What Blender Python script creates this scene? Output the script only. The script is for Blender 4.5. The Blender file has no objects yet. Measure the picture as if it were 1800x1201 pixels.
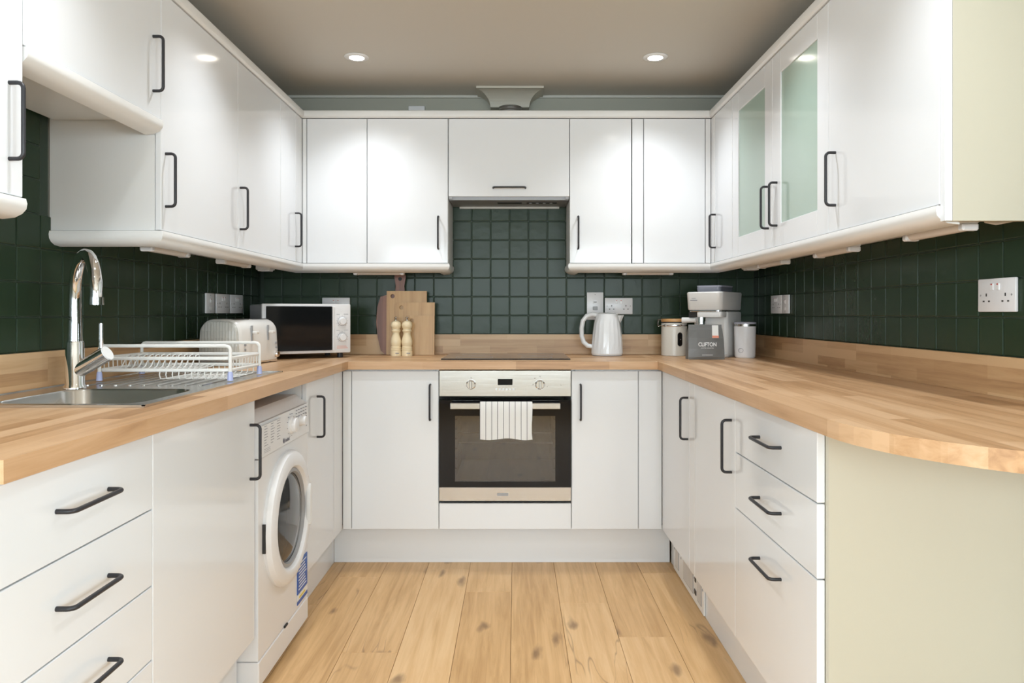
import bpy, bmesh, math, random
from mathutils import Vector, Matrix
random.seed(7)
S = bpy.context.scene
COL = S.collection
R = math.radians
PI = math.pi

# ------------------------------------------------------------------ camera, world, lights, exposure
F = 1285.0                                   # focal length in pixels of the 1800 px wide frame
CZ = 1.155                                   # camera height
cam = bpy.data.cameras.new('camera'); camo = bpy.data.objects.new('camera', cam); COL.objects.link(camo)
camo.location = (0, 0, CZ); camo.rotation_euler = (R(90), 0, 0)
cam.sensor_fit = 'HORIZONTAL'; cam.sensor_width = 36; cam.lens = F / 1800 * 36
cam.shift_x = -7 / 1800; cam.shift_y = -49.5 / 1800; cam.clip_start = .05
S.camera = camo
S.view_settings.view_transform = 'Standard'; S.view_settings.look = 'None'
S.view_settings.gamma = 1; S.view_settings.use_curve_mapping = False
S.view_settings.exposure = 0.32
w = bpy.data.worlds.new('sky'); S.world = w; w.use_nodes = True
bg = w.node_tree.nodes['Background']; bg.inputs[0].default_value = (.80, .90, 1, 1); bg.inputs[1].default_value = 1.0
def area(name, loc, rot, sx, sy, power, color):
    l = bpy.data.lights.new(name, 'AREA'); l.shape = 'RECTANGLE'; l.size = sx; l.size_y = sy; l.energy = power; l.color = color
    o = bpy.data.objects.new(name, l); COL.objects.link(o); o.location = loc; o.rotation_euler = rot
    return o
area('daylight_rear_window', (0, -3.08, 1.5), (R(90), 0, 0), 4.4, 1.3, 150, (.82, .92, 1))          # daylight entering the rear window
area('daylight_side_window', (2.88, -1.1, 1.5), (R(90), 0, R(90)), 2.6, 1.3, 125, (.82, .92, 1))     # daylight entering the right side window
area('added_fill_left', (-2.88, -1.1, 1.5), (R(90), 0, R(-90)), 2.6, 1.3, 125, (.82, .92, 1))   # added fill light for the right run, through a made-up left window

# ------------------------------------------------------------------ materials
def nm(name):
    m = bpy.data.materials.new(name); m.use_nodes = True
    return m, m.node_tree, m.node_tree.nodes, m.node_tree.links
def P(name, col, rough=.5, metal=0, spec=.5, coat=0, bump=0, bscale=200, trans=0, emit=0):
    m, t, n, l = nm(name); b = n['Principled BSDF']
    b.inputs['Base Color'].default_value = (*col, 1); b.inputs['Roughness'].default_value = rough
    b.inputs['Metallic'].default_value = metal; b.inputs['Specular IOR Level'].default_value = spec
    b.inputs['Coat Weight'].default_value = coat; b.inputs['Coat Roughness'].default_value = .05
    b.inputs['Transmission Weight'].default_value = trans
    if emit:
        b.inputs['Emission Color'].default_value = (*col, 1); b.inputs['Emission Strength'].default_value = emit
    if bump:
        x = n.new('ShaderNodeTexNoise'); x.inputs['Scale'].default_value = bscale; x.inputs['Detail'].default_value = 3
        tc = n.new('ShaderNodeTexCoord'); l.new(tc.outputs['Object'], x.inputs['Vector'])
        bp = n.new('ShaderNodeBump'); bp.inputs['Strength'].default_value = bump; bp.inputs['Distance'].default_value = .002
        l.new(x.outputs['Fac'], bp.inputs['Height']); l.new(bp.outputs['Normal'], b.inputs['Normal'])
    return m
def wood(name, axis, c1, c2, c3, stave=(.045, .42), rough=.38, object_random=False, knots=False, joint=.5, zrow=True):
    """oak: staves laid along an axis (0 = x, 1 = y, 2 = z) with drawn grain"""
    m, t, n, l = nm(name); b = n['Principled BSDF']; b.inputs['Roughness'].default_value = rough
    tc = n.new('ShaderNodeTexCoord'); src = tc.outputs['Object']
    if axis != 0:
        mp0 = n.new('ShaderNodeMapping'); mp0.inputs['Rotation'].default_value = (0, 0, R(90)) if axis == 1 else (0, R(90), 0)
        l.new(src, mp0.inputs['Vector']); src = mp0.outputs['Vector']
    rnd = None
    if object_random:
        oi = n.new('ShaderNodeObjectInfo'); cb = n.new('ShaderNodeCombineXYZ')
        mu = n.new('ShaderNodeMath'); mu.operation = 'MULTIPLY'; mu.inputs[1].default_value = 37.0
        l.new(oi.outputs['Random'], mu.inputs[0]); l.new(mu.outputs[0], cb.inputs[0]); l.new(mu.outputs[0], cb.inputs[2])
        ad = n.new('ShaderNodeVectorMath'); ad.operation = 'ADD'; l.new(src, ad.inputs[0]); l.new(cb.outputs[0], ad.inputs[1]); src = ad.outputs[0]
        rnd = oi.outputs['Random']
    mp = n.new('ShaderNodeMapping'); mp.inputs['Scale'].default_value = (1.6, 26, 26); l.new(src, mp.inputs['Vector'])
    g = n.new('ShaderNodeTexNoise'); g.inputs['Scale'].default_value = 1.6; g.inputs['Detail'].default_value = 8; g.inputs['Roughness'].default_value = .62; g.inputs['Distortion'].default_value = .6
    l.new(mp.outputs[0], g.inputs['Vector'])
    mp2 = n.new('ShaderNodeMapping'); mp2.inputs['Scale'].default_value = (1.2, 7, 7); l.new(src, mp2.inputs['Vector'])
    g2 = n.new('ShaderNodeTexNoise'); g2.inputs['Scale'].default_value = 1.3; g2.inputs['Detail'].default_value = 4; l.new(mp2.outputs[0], g2.inputs['Vector'])
    ramp = n.new('ShaderNodeValToRGB'); e = ramp.color_ramp.elements
    e[0].position = .25; e[0].color = (*c3, 1); e[1].position = .75; e[1].color = (*c1, 1); k = e.new(.5); k.color = (*c2, 1)
    mixf = n.new('ShaderNodeMath'); mixf.operation = 'ADD'
    h1 = n.new('ShaderNodeMath'); h1.operation = 'MULTIPLY'; h1.inputs[1].default_value = .74; l.new(g.outputs['Fac'], h1.inputs[0])
    if rnd is None:
        br = n.new('ShaderNodeTexBrick'); br.inputs['Scale'].default_value = 1; br.inputs['Brick Width'].default_value = stave[1]; br.inputs['Row Height'].default_value = stave[0]
        br.inputs['Mortar Size'].default_value = 0; br.inputs['Color1'].default_value = (0, 0, 0, 1); br.inputs['Color2'].default_value = (1, 1, 1, 1); br.offset = .37; br.offset_frequency = 3
        swz = n.new('ShaderNodeSeparateXYZ'); cmb = n.new('ShaderNodeCombineXYZ'); l.new(src, swz.inputs[0])
        zy = n.new('ShaderNodeMath'); zy.operation = 'ADD'; l.new(swz.outputs[1], zy.inputs[0])
        if zrow: l.new(swz.outputs[2], zy.inputs[1])
        else: zy.inputs[1].default_value = 0
        l.new(swz.outputs[0], cmb.inputs[0]); l.new(zy.outputs[0], cmb.inputs[1]); l.new(cmb.outputs[0], br.inputs['Vector'])
        rnd = br.outputs['Color']
    h2 = n.new('ShaderNodeMath'); h2.operation = 'MULTIPLY_ADD'; h2.inputs[1].default_value = .34 * joint / .5; h2.inputs[2].default_value = -.13
    l.new(rnd, h2.inputs[0])
    h3 = n.new('ShaderNodeMath'); h3.operation = 'MULTIPLY'; h3.inputs[1].default_value = .32; l.new(g2.outputs['Fac'], h3.inputs[0])
    l.new(h1.outputs[0], mixf.inputs[0]); l.new(h2.outputs[0], mixf.inputs[1])
    mf2 = n.new('ShaderNodeMath'); mf2.operation = 'ADD'; l.new(mixf.outputs[0], mf2.inputs[0]); l.new(h3.outputs[0], mf2.inputs[1])
    l.new(mf2.outputs[0], ramp.inputs[0]); out = ramp.outputs['Color']
    if knots:
        mp3 = n.new('ShaderNodeMapping'); mp3.inputs['Scale'].default_value = (1.5, 4.2, 4.2); l.new(src, mp3.inputs['Vector'])
        nz = n.new('ShaderNodeTexNoise'); nz.inputs['Scale'].default_value = 3; nz.inputs['Detail'].default_value = 4; l.new(mp3.outputs[0], nz.inputs['Vector'])
        va = n.new('ShaderNodeVectorMath'); va.operation = 'MULTIPLY_ADD'; va.inputs[1].default_value = (.35, .35, .35); l.new(nz.outputs['Color'], va.inputs[0]); l.new(mp3.outputs[0], va.inputs[2])
        vo = n.new('ShaderNodeTexVoronoi'); vo.voronoi_dimensions = '2D'; vo.inputs['Scale'].default_value = .9; l.new(va.outputs[0], vo.inputs['Vector'])
        kr = n.new('ShaderNodeValToRGB'); ke = kr.color_ramp.elements; ke[0].position = .02; ke[0].color = (.72, .72, .72, 1); ke[1].position = .085; ke[1].color = (0, 0, 0, 1)
        l.new(vo.outputs['Distance'], kr.inputs[0])
        mp4 = n.new('ShaderNodeMapping'); mp4.inputs['Scale'].default_value = (.8, 6, 6); l.new(src, mp4.inputs['Vector'])
        ck = n.new('ShaderNodeTexNoise'); ck.inputs['Scale'].default_value = 1.5; ck.inputs['Detail'].default_value = 2; ck.inputs['Distortion'].default_value = .8; l.new(mp4.outputs[0], ck.inputs['Vector'])
        cr = n.new('ShaderNodeValToRGB'); ce = cr.color_ramp.elements; ce[0].position = .490; ce[0].color = (0, 0, 0, 1); ce[1].position = .510; ce[1].color = (0, 0, 0, 1); c_ = ce.new(.5); c_.color = (.55, .55, .55, 1)
        l.new(ck.outputs['Fac'], cr.inputs[0])
        ms = n.new('ShaderNodeTexNoise'); ms.inputs['Scale'].default_value = 2.2; l.new(src, ms.inputs['Vector'])
        mr = n.new('ShaderNodeValToRGB'); mr.color_ramp.elements[0].position = .56; mr.color_ramp.elements[1].position = .62; l.new(ms.outputs['Fac'], mr.inputs[0])
        cm = n.new('ShaderNodeMath'); cm.operation = 'MULTIPLY'; l.new(cr.outputs['Color'], cm.inputs[0]); l.new(mr.outputs['Color'], cm.inputs[1])
        mx_ = n.new('ShaderNodeMath'); mx_.operation = 'MAXIMUM'; l.new(kr.outputs['Color'], mx_.inputs[0]); l.new(cm.outputs[0], mx_.inputs[1])
        mx = n.new('ShaderNodeMixRGB'); mx.inputs['Color2'].default_value = (.16, .085, .04, 1); l.new(mx_.outputs[0], mx.inputs['Fac']); l.new(out, mx.inputs['Color1']); out = mx.outputs['Color']
    l.new(out, b.inputs['Base Color'])
    bp = n.new('ShaderNodeBump'); bp.inputs['Strength'].default_value = .08; bp.inputs['Distance'].default_value = .001
    l.new(g.outputs['Fac'], bp.inputs['Height']); l.new(bp.outputs['Normal'], b.inputs['Normal'])
    return m
def glassy(name, tint, gloss=.08, rough=.02):
    m, t, n, l = nm(name); n.remove(n['Principled BSDF'])
    tr = n.new('ShaderNodeBsdfTransparent'); tr.inputs[0].default_value = (*tint, 1)
    gl = n.new('ShaderNodeBsdfGlossy'); gl.inputs['Roughness'].default_value = rough
    fr = n.new('ShaderNodeFresnel'); fr.inputs[0].default_value = 1.5
    ad = n.new('ShaderNodeMath'); ad.operation = 'ADD'; ad.inputs[1].default_value = gloss; ad.use_clamp = True; l.new(fr.outputs[0], ad.inputs[0])
    mx = n.new('ShaderNodeMixShader'); l.new(ad.outputs[0], mx.inputs[0]); l.new(tr.outputs[0], mx.inputs[1]); l.new(gl.outputs[0], mx.inputs[2])
    l.new(mx.outputs[0], n['Material Output'].inputs[0])
    return m
def steel(name, col, rough, aniso_axis=None):
    m, t, n, l = nm(name); b = n['Principled BSDF']; b.inputs['Metallic'].default_value = 1; b.inputs['Base Color'].default_value = (*col, 1)
    tc = n.new('ShaderNodeTexCoord'); mp = n.new('ShaderNodeMapping'); sc = [300, 300, 300]
    if aniso_axis is not None: sc[aniso_axis] = 6
    mp.inputs['Scale'].default_value = sc; l.new(tc.outputs['Object'], mp.inputs['Vector'])
    x = n.new('ShaderNodeTexNoise'); x.inputs['Scale'].default_value = 1; l.new(mp.outputs[0], x.inputs['Vector'])
    mr = n.new('ShaderNodeMapRange'); mr.inputs[3].default_value = rough * .75; mr.inputs[4].default_value = rough * 1.3
    l.new(x.outputs['Fac'], mr.inputs[0]); l.new(mr.outputs[0], b.inputs['Roughness'])
    return m
M = {}
M['gloss'] = P('white_gloss_door', (.82, .84, .865), .10, 0, .5)
M['white'] = P('white_satin', (.84, .84, .83), .3)
M['carcass'] = P('white_carcass', (.80, .81, .81), .35)
M['cream'] = P('cream_panel', (.60, .565, .46), .4, bump=.05, bscale=400)
M['filler'] = P('white_filler', (.82, .83, .84), .15)
M['black'] = P('black_metal', (.022, .022, .026), .42)
M['wt_x'] = wood('oak_worktop_x', 0, (.70, .46, .27), (.57, .34, .175), (.36, .19, .085), zrow=False)
M['wt_y'] = wood('oak_worktop_y', 1, (.70, .46, .27), (.57, .34, .175), (.36, .19, .085), zrow=False)
M['up_x'] = wood('oak_upstand_x', 0, (.64, .42, .23), (.52, .31, .155), (.34, .18, .08), stave=(.035, .25), joint=.75)
M['up_y'] = wood('oak_upstand_y', 1, (.64, .42, .23), (.52, .31, .155), (.34, .18, .08), stave=(.035, .25), joint=.75)
M['plank'] = wood('oak_plank', 1, (.74, .50, .265), (.63, .39, .18), (.45, .255, .10), rough=.42, object_random=True, knots=True, joint=.22)
M['ceiling'] = P('ceiling_paint', (.63, .60, .54), .9, bump=.05, bscale=60)
M['wall'] = P('sage_wall_paint', (.42, .42, .36), .85, bump=.06, bscale=80)
M['rearwall'] = P('pale_wall_paint', (.72, .71, .66), .85, bump=.06, bscale=80)
M['trim'] = P('painted_trim', (.62, .62, .57), .5)
M['grout'] = P('green_painted_grout', (.022, .042, .026), .5)
def tile_mat():
    m, t, n, l = nm('green_painted_tile'); b = n['Principled BSDF']
    oi = n.new('ShaderNodeObjectInfo'); mx = n.new('ShaderNodeMixRGB'); mx.inputs['Color1'].default_value = (.020, .040, .020, 1); mx.inputs['Color2'].default_value = (.026, .048, .026, 1)
    l.new(oi.outputs['Random'], mx.inputs['Fac']); l.new(mx.outputs[0], b.inputs['Base Color'])
    b.inputs['Roughness'].default_value = .27; b.inputs['Specular IOR Level'].default_value = .24
    tc = n.new('ShaderNodeTexCoord'); ad = n.new('ShaderNodeVectorMath'); ad.operation = 'ADD'; cb = n.new('ShaderNodeCombineXYZ')
    mu = n.new('ShaderNodeMath'); mu.operation = 'MULTIPLY'; mu.inputs[1].default_value = 50; l.new(oi.outputs['Random'], mu.inputs[0]); l.new(mu.outputs[0], cb.inputs[0])
    l.new(tc.outputs['Object'], ad.inputs[0]); l.new(cb.outputs[0], ad.inputs[1])
    x = n.new('ShaderNodeTexNoise'); x.inputs['Scale'].default_value = 22; x.inputs['Detail'].default_value = 3; l.new(ad.outputs[0], x.inputs['Vector'])
    bp = n.new('ShaderNodeBump'); bp.inputs['Strength'].default_value = .35; bp.inputs['Distance'].default_value = .003; l.new(x.outputs['Fac'], bp.inputs['Height']); l.new(bp.outputs[0], b.inputs['Normal'])
    return m
M['tile'] = tile_mat()
M['steel'] = steel('brushed_steel', (.50, .485, .46), .2, 0)
M['sink'] = P('sink_steel', (.64, .63, .61), .24, 1)
M['chrome'] = P('chrome', (.85, .85, .86), .05, 1)
M['blackglass'] = P('black_glass', (.006, .006, .007), .06, 0, .28)
M['hob'] = P('hob_glass', (.012, .011, .011), .08)
M['ovenglass'] = glassy('oven_window_glass', (.52, .50, .46), .05)
M['cavity'] = P('oven_enamel', (.22, .20, .175), .45)
M['plastic'] = P('white_plastic', (.82, .82, .83), .28)
M['plasticgrey'] = P('grey_plastic', (.36, .36, .37), .4)
M['socket'] = P('socket_plastic', (.80, .80, .82), .25)
M['dark'] = P('dark_slot', (.02, .02, .02), .6)
M['red'] = P('red_neon', (.5, .04, .03), .4)
M['rack'] = P('rack_coated_wire', (.84, .83, .80), .4)
M['bluefoot'] = P('clear_blue_rubber', (.45, .50, .78), .3)
M['toaster'] = P('toaster_ivory', (.86, .85, .82), .22)
M['frost'] = P('frosted_green_glass', (.42, .54, .47), .12, 0, .5)
M['duct'] = P('coving_paint', (.56, .54, .47), .6)
M['foil'] = P('foil_duct', (.5, .5, .5), .35, 1)
M['hoodgrey'] = P('hood_grey', (.30, .30, .31), .4, .3)
M['lamp'] = P('lamp_glow', (1, .93, .82), .5, emit=14)
M['diffuser'] = P('lamp_diffuser', (.72, .66, .60), .35)
M['kettle'] = P('kettle_white', (.78, .80, .82), .14)
M['canister'] = P('canister_putty', (.66, .63, .57), .3)
M['bamboo'] = wood('bamboo', 2, (.66, .43, .20), (.58, .35, .15), (.46, .26, .10), stave=(.02, .6), joint=.25)
M['lid'] = P('bamboo_lid', (.60, .33, .13), .4)
M['mill'] = P('pale_beech', (.86, .72, .48), .38, bump=.05, bscale=120)
M['walnut'] = wood('walnut', 2, (.30, .13, .075), (.22, .09, .055), (.12, .05, .035), stave=(.03, .8), joint=.5)
M['acacia'] = P('acacia_handle', (.20, .085, .035), .45)
M['bag'] = P('grey_foil_bag', (.16, .16, .155), .38, bump=.5, bscale=14)
M['baglabel'] = P('paper_label', (.82, .82, .80), .6)
M['coral'] = P('coral_print', (.80, .30, .20), .6)
M['ink'] = P('grey_print', (.22, .22, .26), .6)
M['whiteink'] = P('white_print', (.85, .85, .85), .6)
M['coffee'] = P('coffee_machine_white', (.79, .79, .78), .3)
M['smoke'] = P('smoke_plastic', (.20, .21, .25), .1)
M['tumbler'] = P('tumbler_white', (.79, .79, .81), .35)
M['clearlid'] = P('clear_lid', (.42, .43, .52), .15)
M['blue'] = P('blue_sticker', (.02, .11, .45), .4)
M['yellow'] = P('yellow_print', (.75, .6, .1), .5)
M['drumglass'] = P('porthole_glass', (.05, .055, .06), .06)
M['pane'] = glassy('window_pane', (.98, .99, .98), .0)
def ribbed():
    m, t, n, l = nm('ribbed_ivory'); b = n['Principled BSDF']; b.inputs['Base Color'].default_value = (.62, .62, .58, 1); b.inputs['Roughness'].default_value = .3
    tc = n.new('ShaderNodeTexCoord'); mp = n.new('ShaderNodeMapping'); mp.inputs['Scale'].default_value = (1, 1, .42); l.new(tc.outputs['Object'], mp.inputs[0])
    v = n.new('ShaderNodeTexVoronoi'); v.inputs['Scale'].default_value = 75; v.inputs['Randomness'].default_value = .15; l.new(mp.outputs[0], v.inputs['Vector'])
    bp = n.new('ShaderNodeBump'); bp.inputs['Strength'].default_value = .8; bp.inputs['Distance'].default_value = .006; l.new(v.outputs['Distance'], bp.inputs['Height']); l.new(bp.outputs[0], b.inputs['Normal'])
    return m
M['ribbed'] = ribbed()
def striped():
    m, t, n, l = nm('striped_towel'); b = n['Principled BSDF']; b.inputs['Roughness'].default_value = .9
    tc = n.new('ShaderNodeTexCoord'); sp = n.new('ShaderNodeSeparateXYZ'); l.new(tc.outputs['Object'], sp.inputs[0])
    a = n.new('ShaderNodeMath'); a.operation = 'MULTIPLY_ADD'; a.inputs[1].default_value = 1 / .0262; a.inputs[2].default_value = .5; l.new(sp.outputs[0], a.inputs[0])
    fr = n.new('ShaderNodeMath'); fr.operation = 'FRACT'; l.new(a.outputs[0], fr.inputs[0])
    lt = n.new('ShaderNodeMath'); lt.operation = 'LESS_THAN'; lt.inputs[1].default_value = .085; l.new(fr.outputs[0], lt.inputs[0])
    mx = n.new('ShaderNodeMixRGB'); mx.inputs['Color1'].default_value = (.78, .77, .75, 1); mx.inputs['Color2'].default_value = (.05, .05, .06, 1); l.new(lt.outputs[0], mx.inputs['Fac']); l.new(mx.outputs[0], b.inputs['Base Color'])
    return m
M['towel'] = striped()

# ------------------------------------------------------------------ mesh helpers
class MB:
    def __init__(s): s.v = []; s.f = []
    def add(s, vs, fs):
        o = len(s.v); s.v += [tuple(x) for x in vs]; s.f += [tuple(i + o for i in f) for f in fs]; return s
    def box(s, x0, x1, y0, y1, z0, z1, bev=0, seg=1):
        if bev <= 0:
            return s.add([(x0, y0, z0), (x1, y0, z0), (x1, y1, z0), (x0, y1, z0), (x0, y0, z1), (x1, y0, z1), (x1, y1, z1), (x0, y1, z1)],
                         [(0, 3, 2, 1), (4, 5, 6, 7), (0, 1, 5, 4), (1, 2, 6, 5), (2, 3, 7, 6), (3, 0, 4, 7)])
        b = bmesh.new(); bmesh.ops.create_cube(b, size=1)
        for q in b.verts: q.co = Vector(((x0 + x1) / 2 + q.co.x * (x1 - x0), (y0 + y1) / 2 + q.co.y * (y1 - y0), (z0 + z1) / 2 + q.co.z * (z1 - z0)))
        bmesh.ops.bevel(b, geom=b.edges[:], offset=bev, segments=seg, profile=.5, affect='EDGES')
        b.verts.index_update(); s.add([q.co[:] for q in b.verts], [[q.index for q in f.verts] for f in b.faces]); b.free(); return s
    def cyl(s, p0, p1, r0, r1=None, n=20, cap=True):
        r1 = r0 if r1 is None else r1; p0 = Vector(p0); p1 = Vector(p1); d = (p1 - p0).normalized(); a = d.orthogonal().normalized(); b = d.cross(a)
        vs = [p0 + (a * math.cos(2 * PI * i / n) + b * math.sin(2 * PI * i / n)) * r0 for i in range(n)] + [p1 + (a * math.cos(2 * PI * i / n) + b * math.sin(2 * PI * i / n)) * r1 for i in range(n)]
        fs = [(i, (i + 1) % n, n + (i + 1) % n, n + i) for i in range(n)]
        if cap: fs += [tuple(range(n))[::-1], tuple(range(n, 2 * n))]
        return s.add(vs, fs)
    def tube(s, path, r, n=10, closed=False, flat=None):
        pts = [Vector(p) for p in path]; k = len(pts); rings = []; ref = None
        for i, p in enumerate(pts):
            if closed: d = (pts[(i + 1) % k] - pts[i - 1]).normalized()
            else: d = (pts[min(i + 1, k - 1)] - pts[max(i - 1, 0)]).normalized()
            if ref is None: ref = d.orthogonal().normalized()
            ref = (ref - d * ref.dot(d)).normalized(); b = d.cross(ref)
            rr = r[i] if isinstance(r, (list, tuple)) else r
            rings.append([p + (ref * math.cos(2 * PI * j / n) + b * math.sin(2 * PI * j / n)) * rr for j in range(n)])
        vs = [q for g in rings for q in g]; fs = []
        for i in range(k if closed else k - 1):
            a0 = i * n; b0 = ((i + 1) % k) * n
            fs += [(a0 + j, a0 + (j + 1) % n, b0 + (j + 1) % n, b0 + j) for j in range(n)]
        if not closed: fs += [tuple(range(n))[::-1], tuple((k - 1) * n + j for j in range(n))]
        return s.add(vs, fs)
    def loft(s, loops, cap0=True, cap1=True):
        n = len(loops[0]); vs = [p for L in loops for p in L]; fs = []
        for i in range(len(loops) - 1):
            fs += [(i * n + j, i * n + (j + 1) % n, (i + 1) * n + (j + 1) % n, (i + 1) * n + j) for j in range(n)]
        if cap0: fs.append(tuple(range(n))[::-1])
        if cap1: fs.append(tuple((len(loops) - 1) * n + j for j in range(n)))
        return s.add(vs, fs)
    def lathe(s, prof, c=(0, 0, 0), n=32, axis='z', fac=None, ring=False):
        loops = []
        for r, h in prof:
            L = []
            for i in range(n):
                a = 2 * PI * i / n; rr = r * (fac(i, h) if fac else 1); x, y = rr * math.cos(a), rr * math.sin(a)
                p = (x, y, h) if axis == 'z' else ((h, x, y) if axis == 'x' else (x, -h, y))
                L.append((c[0] + p[0], c[1] + p[1], c[2] + p[2]))
            loops.append(L)
        if ring: return s.loft(loops + [loops[0]], False, False)
        return s.loft(loops)
    def prism(s, poly, h0, h1, axis='z'):
        def q(a, b, h): return (a, b, h) if axis == 'z' else ((h, a, b) if axis == 'x' else (a, h, b))
        return s.loft([[q(a, b, h0) for a, b in poly], [q(a, b, h1) for a, b in poly]])
    def sweep(s, prof, path):
        """profile points (outward, z) along a plan path; outward is the right-hand side of travel"""
        pts = [Vector(p) for p in path]; loops = []
        for i, p in enumerate(pts):
            ns = []
            if i > 0: d = (pts[i] - pts[i - 1]).normalized(); ns.append(Vector((d.y, -d.x)))
            if i < len(pts) - 1: d = (pts[i + 1] - pts[i]).normalized(); ns.append(Vector((d.y, -d.x)))
            nn = ns[0] if len(ns) == 1 else (ns[0] + ns[1]) / (1 + ns[0].dot(ns[1]))
            loops.append([(p.x + nn.x * o, p.y + nn.y * o, z) for o, z in prof])
        return s.loft(loops)
    def build(s, name, mat, parent=None, local=False, smooth=False, off=None, label=None):
        o0 = Vector((0, 0, 0))
        if off is not None: o0 = Vector(off)
        elif parent is not None and not local: o0 = OFF.get(parent, o0)
        me = bpy.data.meshes.new(name); me.from_pydata([(a - o0.x, b - o0.y, c - o0.z) for a, b, c in s.v], [], s.f)
        bm = bmesh.new(); bm.from_mesh(me); bmesh.ops.recalc_face_normals(bm, faces=bm.faces[:]); bm.to_mesh(me); bm.free()
        if smooth:
            for p in me.polygons: p.use_smooth = True
            me.set_sharp_from_angle(angle=R(38))
        me.materials.append(M[mat] if isinstance(mat, str) else mat)
        o = bpy.data.objects.new(name, me); COL.objects.link(o)
        if parent is not None: o.parent = parent; OFF[o] = OFF.get(parent, Vector((0, 0, 0)))
        if label: o['label'] = label
        if name in ('printed_marks', 'dial_marks', 'printed_lines', 'warning_print', 'pin_holes'): o['kind'] = 'stuff'
        return o
OFF = {}
def box(*a, bev=0, seg=1): return MB().box(*a, bev=bev, seg=seg)
def tag(o, label, cat, group=None, kind=None):
    o['label'] = label; o['category'] = cat
    if group: o['group'] = group
    if kind: o['kind'] = kind
    return o
def thing(name, label, cat, loc=(0, 0, 0), rz=0, group=None):
    o = bpy.data.objects.new(name, None); COL.objects.link(o); o.empty_display_size = .05
    o.location = loc; o.rotation_euler = (0, 0, rz); OFF[o] = Vector(loc)
    return tag(o, label, cat, group)
def single(mb, name, mat, label, cat, group=None, smooth=False):
    xs = [p[0] for p in mb.v]; ys = [p[1] for p in mb.v]; zs = [p[2] for p in mb.v]
    c = ((min(xs) + max(xs)) / 2, (min(ys) + max(ys)) / 2, min(zs))
    o = mb.build(name, mat, off=c, smooth=smooth); o.location = c; OFF[o] = Vector(c)
    return tag(o, label, cat, group)
def struct(mb, name, mat, label, loc=(0, 0, 0), rz=0, local=False):
    o = mb.build(name, mat, off=(0, 0, 0) if local else loc); o.location = loc; o.rotation_euler = (0, 0, rz); o['kind'] = 'structure'; o['label'] = label; o['category'] = name.split('_')[0]
    OFF[o] = Vector((0, 0, 0)) if local else Vector(loc)
    return o
def text(body, size, mat, parent, loc, rot, name='lettering', bold=False, align='CENTER', sx=1):
    cu = bpy.data.curves.new('t', 'FONT'); cu.body = body; cu.size = size; cu.align_x = align; cu.align_y = 'CENTER'; cu.extrude = .0003
    if bold: cu.offset = size * .022
    to = bpy.data.objects.new('t', cu); COL.objects.link(to)
    dg = bpy.context.evaluated_depsgraph_get(); me = bpy.data.meshes.new_from_object(to.evaluated_get(dg)); bpy.data.objects.remove(to)
    me.materials.clear(); me.materials.append(M[mat])
    o = bpy.data.objects.new(name, me); COL.objects.link(o); o.parent = parent; o.location = loc; o.rotation_euler = rot; o.scale = (sx, 1, 1)
    return o
def rrect(x0, x1, y0, y1, r, n=6):
    pts = []
    for cx, cy, a0 in ((x1 - r, y1 - r, 0), (x0 + r, y1 - r, 90), (x0 + r, y0 + r, 180), (x1 - r, y0 + r, 270)):
        pts += [(cx + r * math.cos(R(a0 + 90 * i / n)), cy + r * math.sin(R(a0 + 90 * i / n))) for i in range(n + 1)]
    return pts

# ------------------------------------------------------------------ main dimensions (metres, camera at the origin, y into the room)
YB, XL, XR = 3.906, -1.362, 1.270            # tile faces
BL, BR, BB = -.788, .664, 3.320              # base door planes: left, right, back
UL, UR, UB = -1.065, .972, 3.640             # wall unit door planes
ZT, ZU = .938, .902                          # worktop top and underside
SK = -.02                                    # the left wall runs slightly out of square
CEIL = 2.322

# ------------------------------------------------------------------ room shell
floor = struct(box(-2.9, 2.9, -3.1, 4.0, -.06, -.0125), 'floor', 'plank', 'light oak plank floor of the kitchen')
ends = {-5: 2.9, -4: 3.2, -3: 2.49, -2: 3.3, -1: 3.03, 0: 2.2, 1: 2.916, 2: 2.61, 3: 3.25, 4: 2.4}
plank_mesh = None
for k in range(-6, 6):
    x0 = -.018 + .192 * k; e = ends.get(k, 2.7); ys = sorted([e + 1.22 * j for j in range(-5, 3)])
    ys = [y for y in ys if -2.6 < y < 3.98]; ys = [-2.6] + ys + [3.98]
    for a, b in zip(ys[:-1], ys[1:]):
        if b < -.4 or b - a < .03: continue
        o = box(.0006, .1914, 0, b - a - .0012, -.012, 0, bev=.0008).build('plank', 'plank', None)
        o.parent = floor; o.location = (x0, a, 0)
struct(box(-2.9, 2.9, -3.1, 4.0, CEIL, CEIL + .05), 'ceiling', 'ceiling', 'beige painted ceiling with recessed spotlights')
wall_back = struct(box(-1.6, 1.4, YB + .009, YB + .1, 0, CEIL), 'wall_back', 'wall', 'back wall with green tiles and grey-green paint above')
WLO = (XL - .009, YB, 0)
wall_left = struct(box(-.1, 0, -3.25, .02, 0, CEIL), 'wall_left', 'wall', 'left wall with dark green tiles above the sink', WLO, SK, local=True)
wall_right = struct(box(XR + .009, XR + .1, .65, YB + .009, 0, CEIL), 'wall_right', 'wall', 'right wall with dark green tiles above the curved worktop')
struct(box(-2.9, -1.53, .65, .75, 0, CEIL), 'wall_return_left', 'rearwall', 'return wall left of the viewpoint where the room widens')
struct(box(XR + .1, 2.9, .65, .75, 0, CEIL), 'wall_return_right', 'rearwall', 'return wall right of the viewpoint where the room widens')
struct(MB().box(-2.9, -2.8, -3.1, -2.4, 0, CEIL).box(-2.9, -2.8, .2, .65, 0, CEIL).box(-2.9, -2.8, -2.4, .2, 0, .85).box(-2.9, -2.8, -2.4, .2, 2.15, CEIL), 'wall_rear_left', 'rearwall', 'left wall with an added window opening behind the viewpoint')
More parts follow.
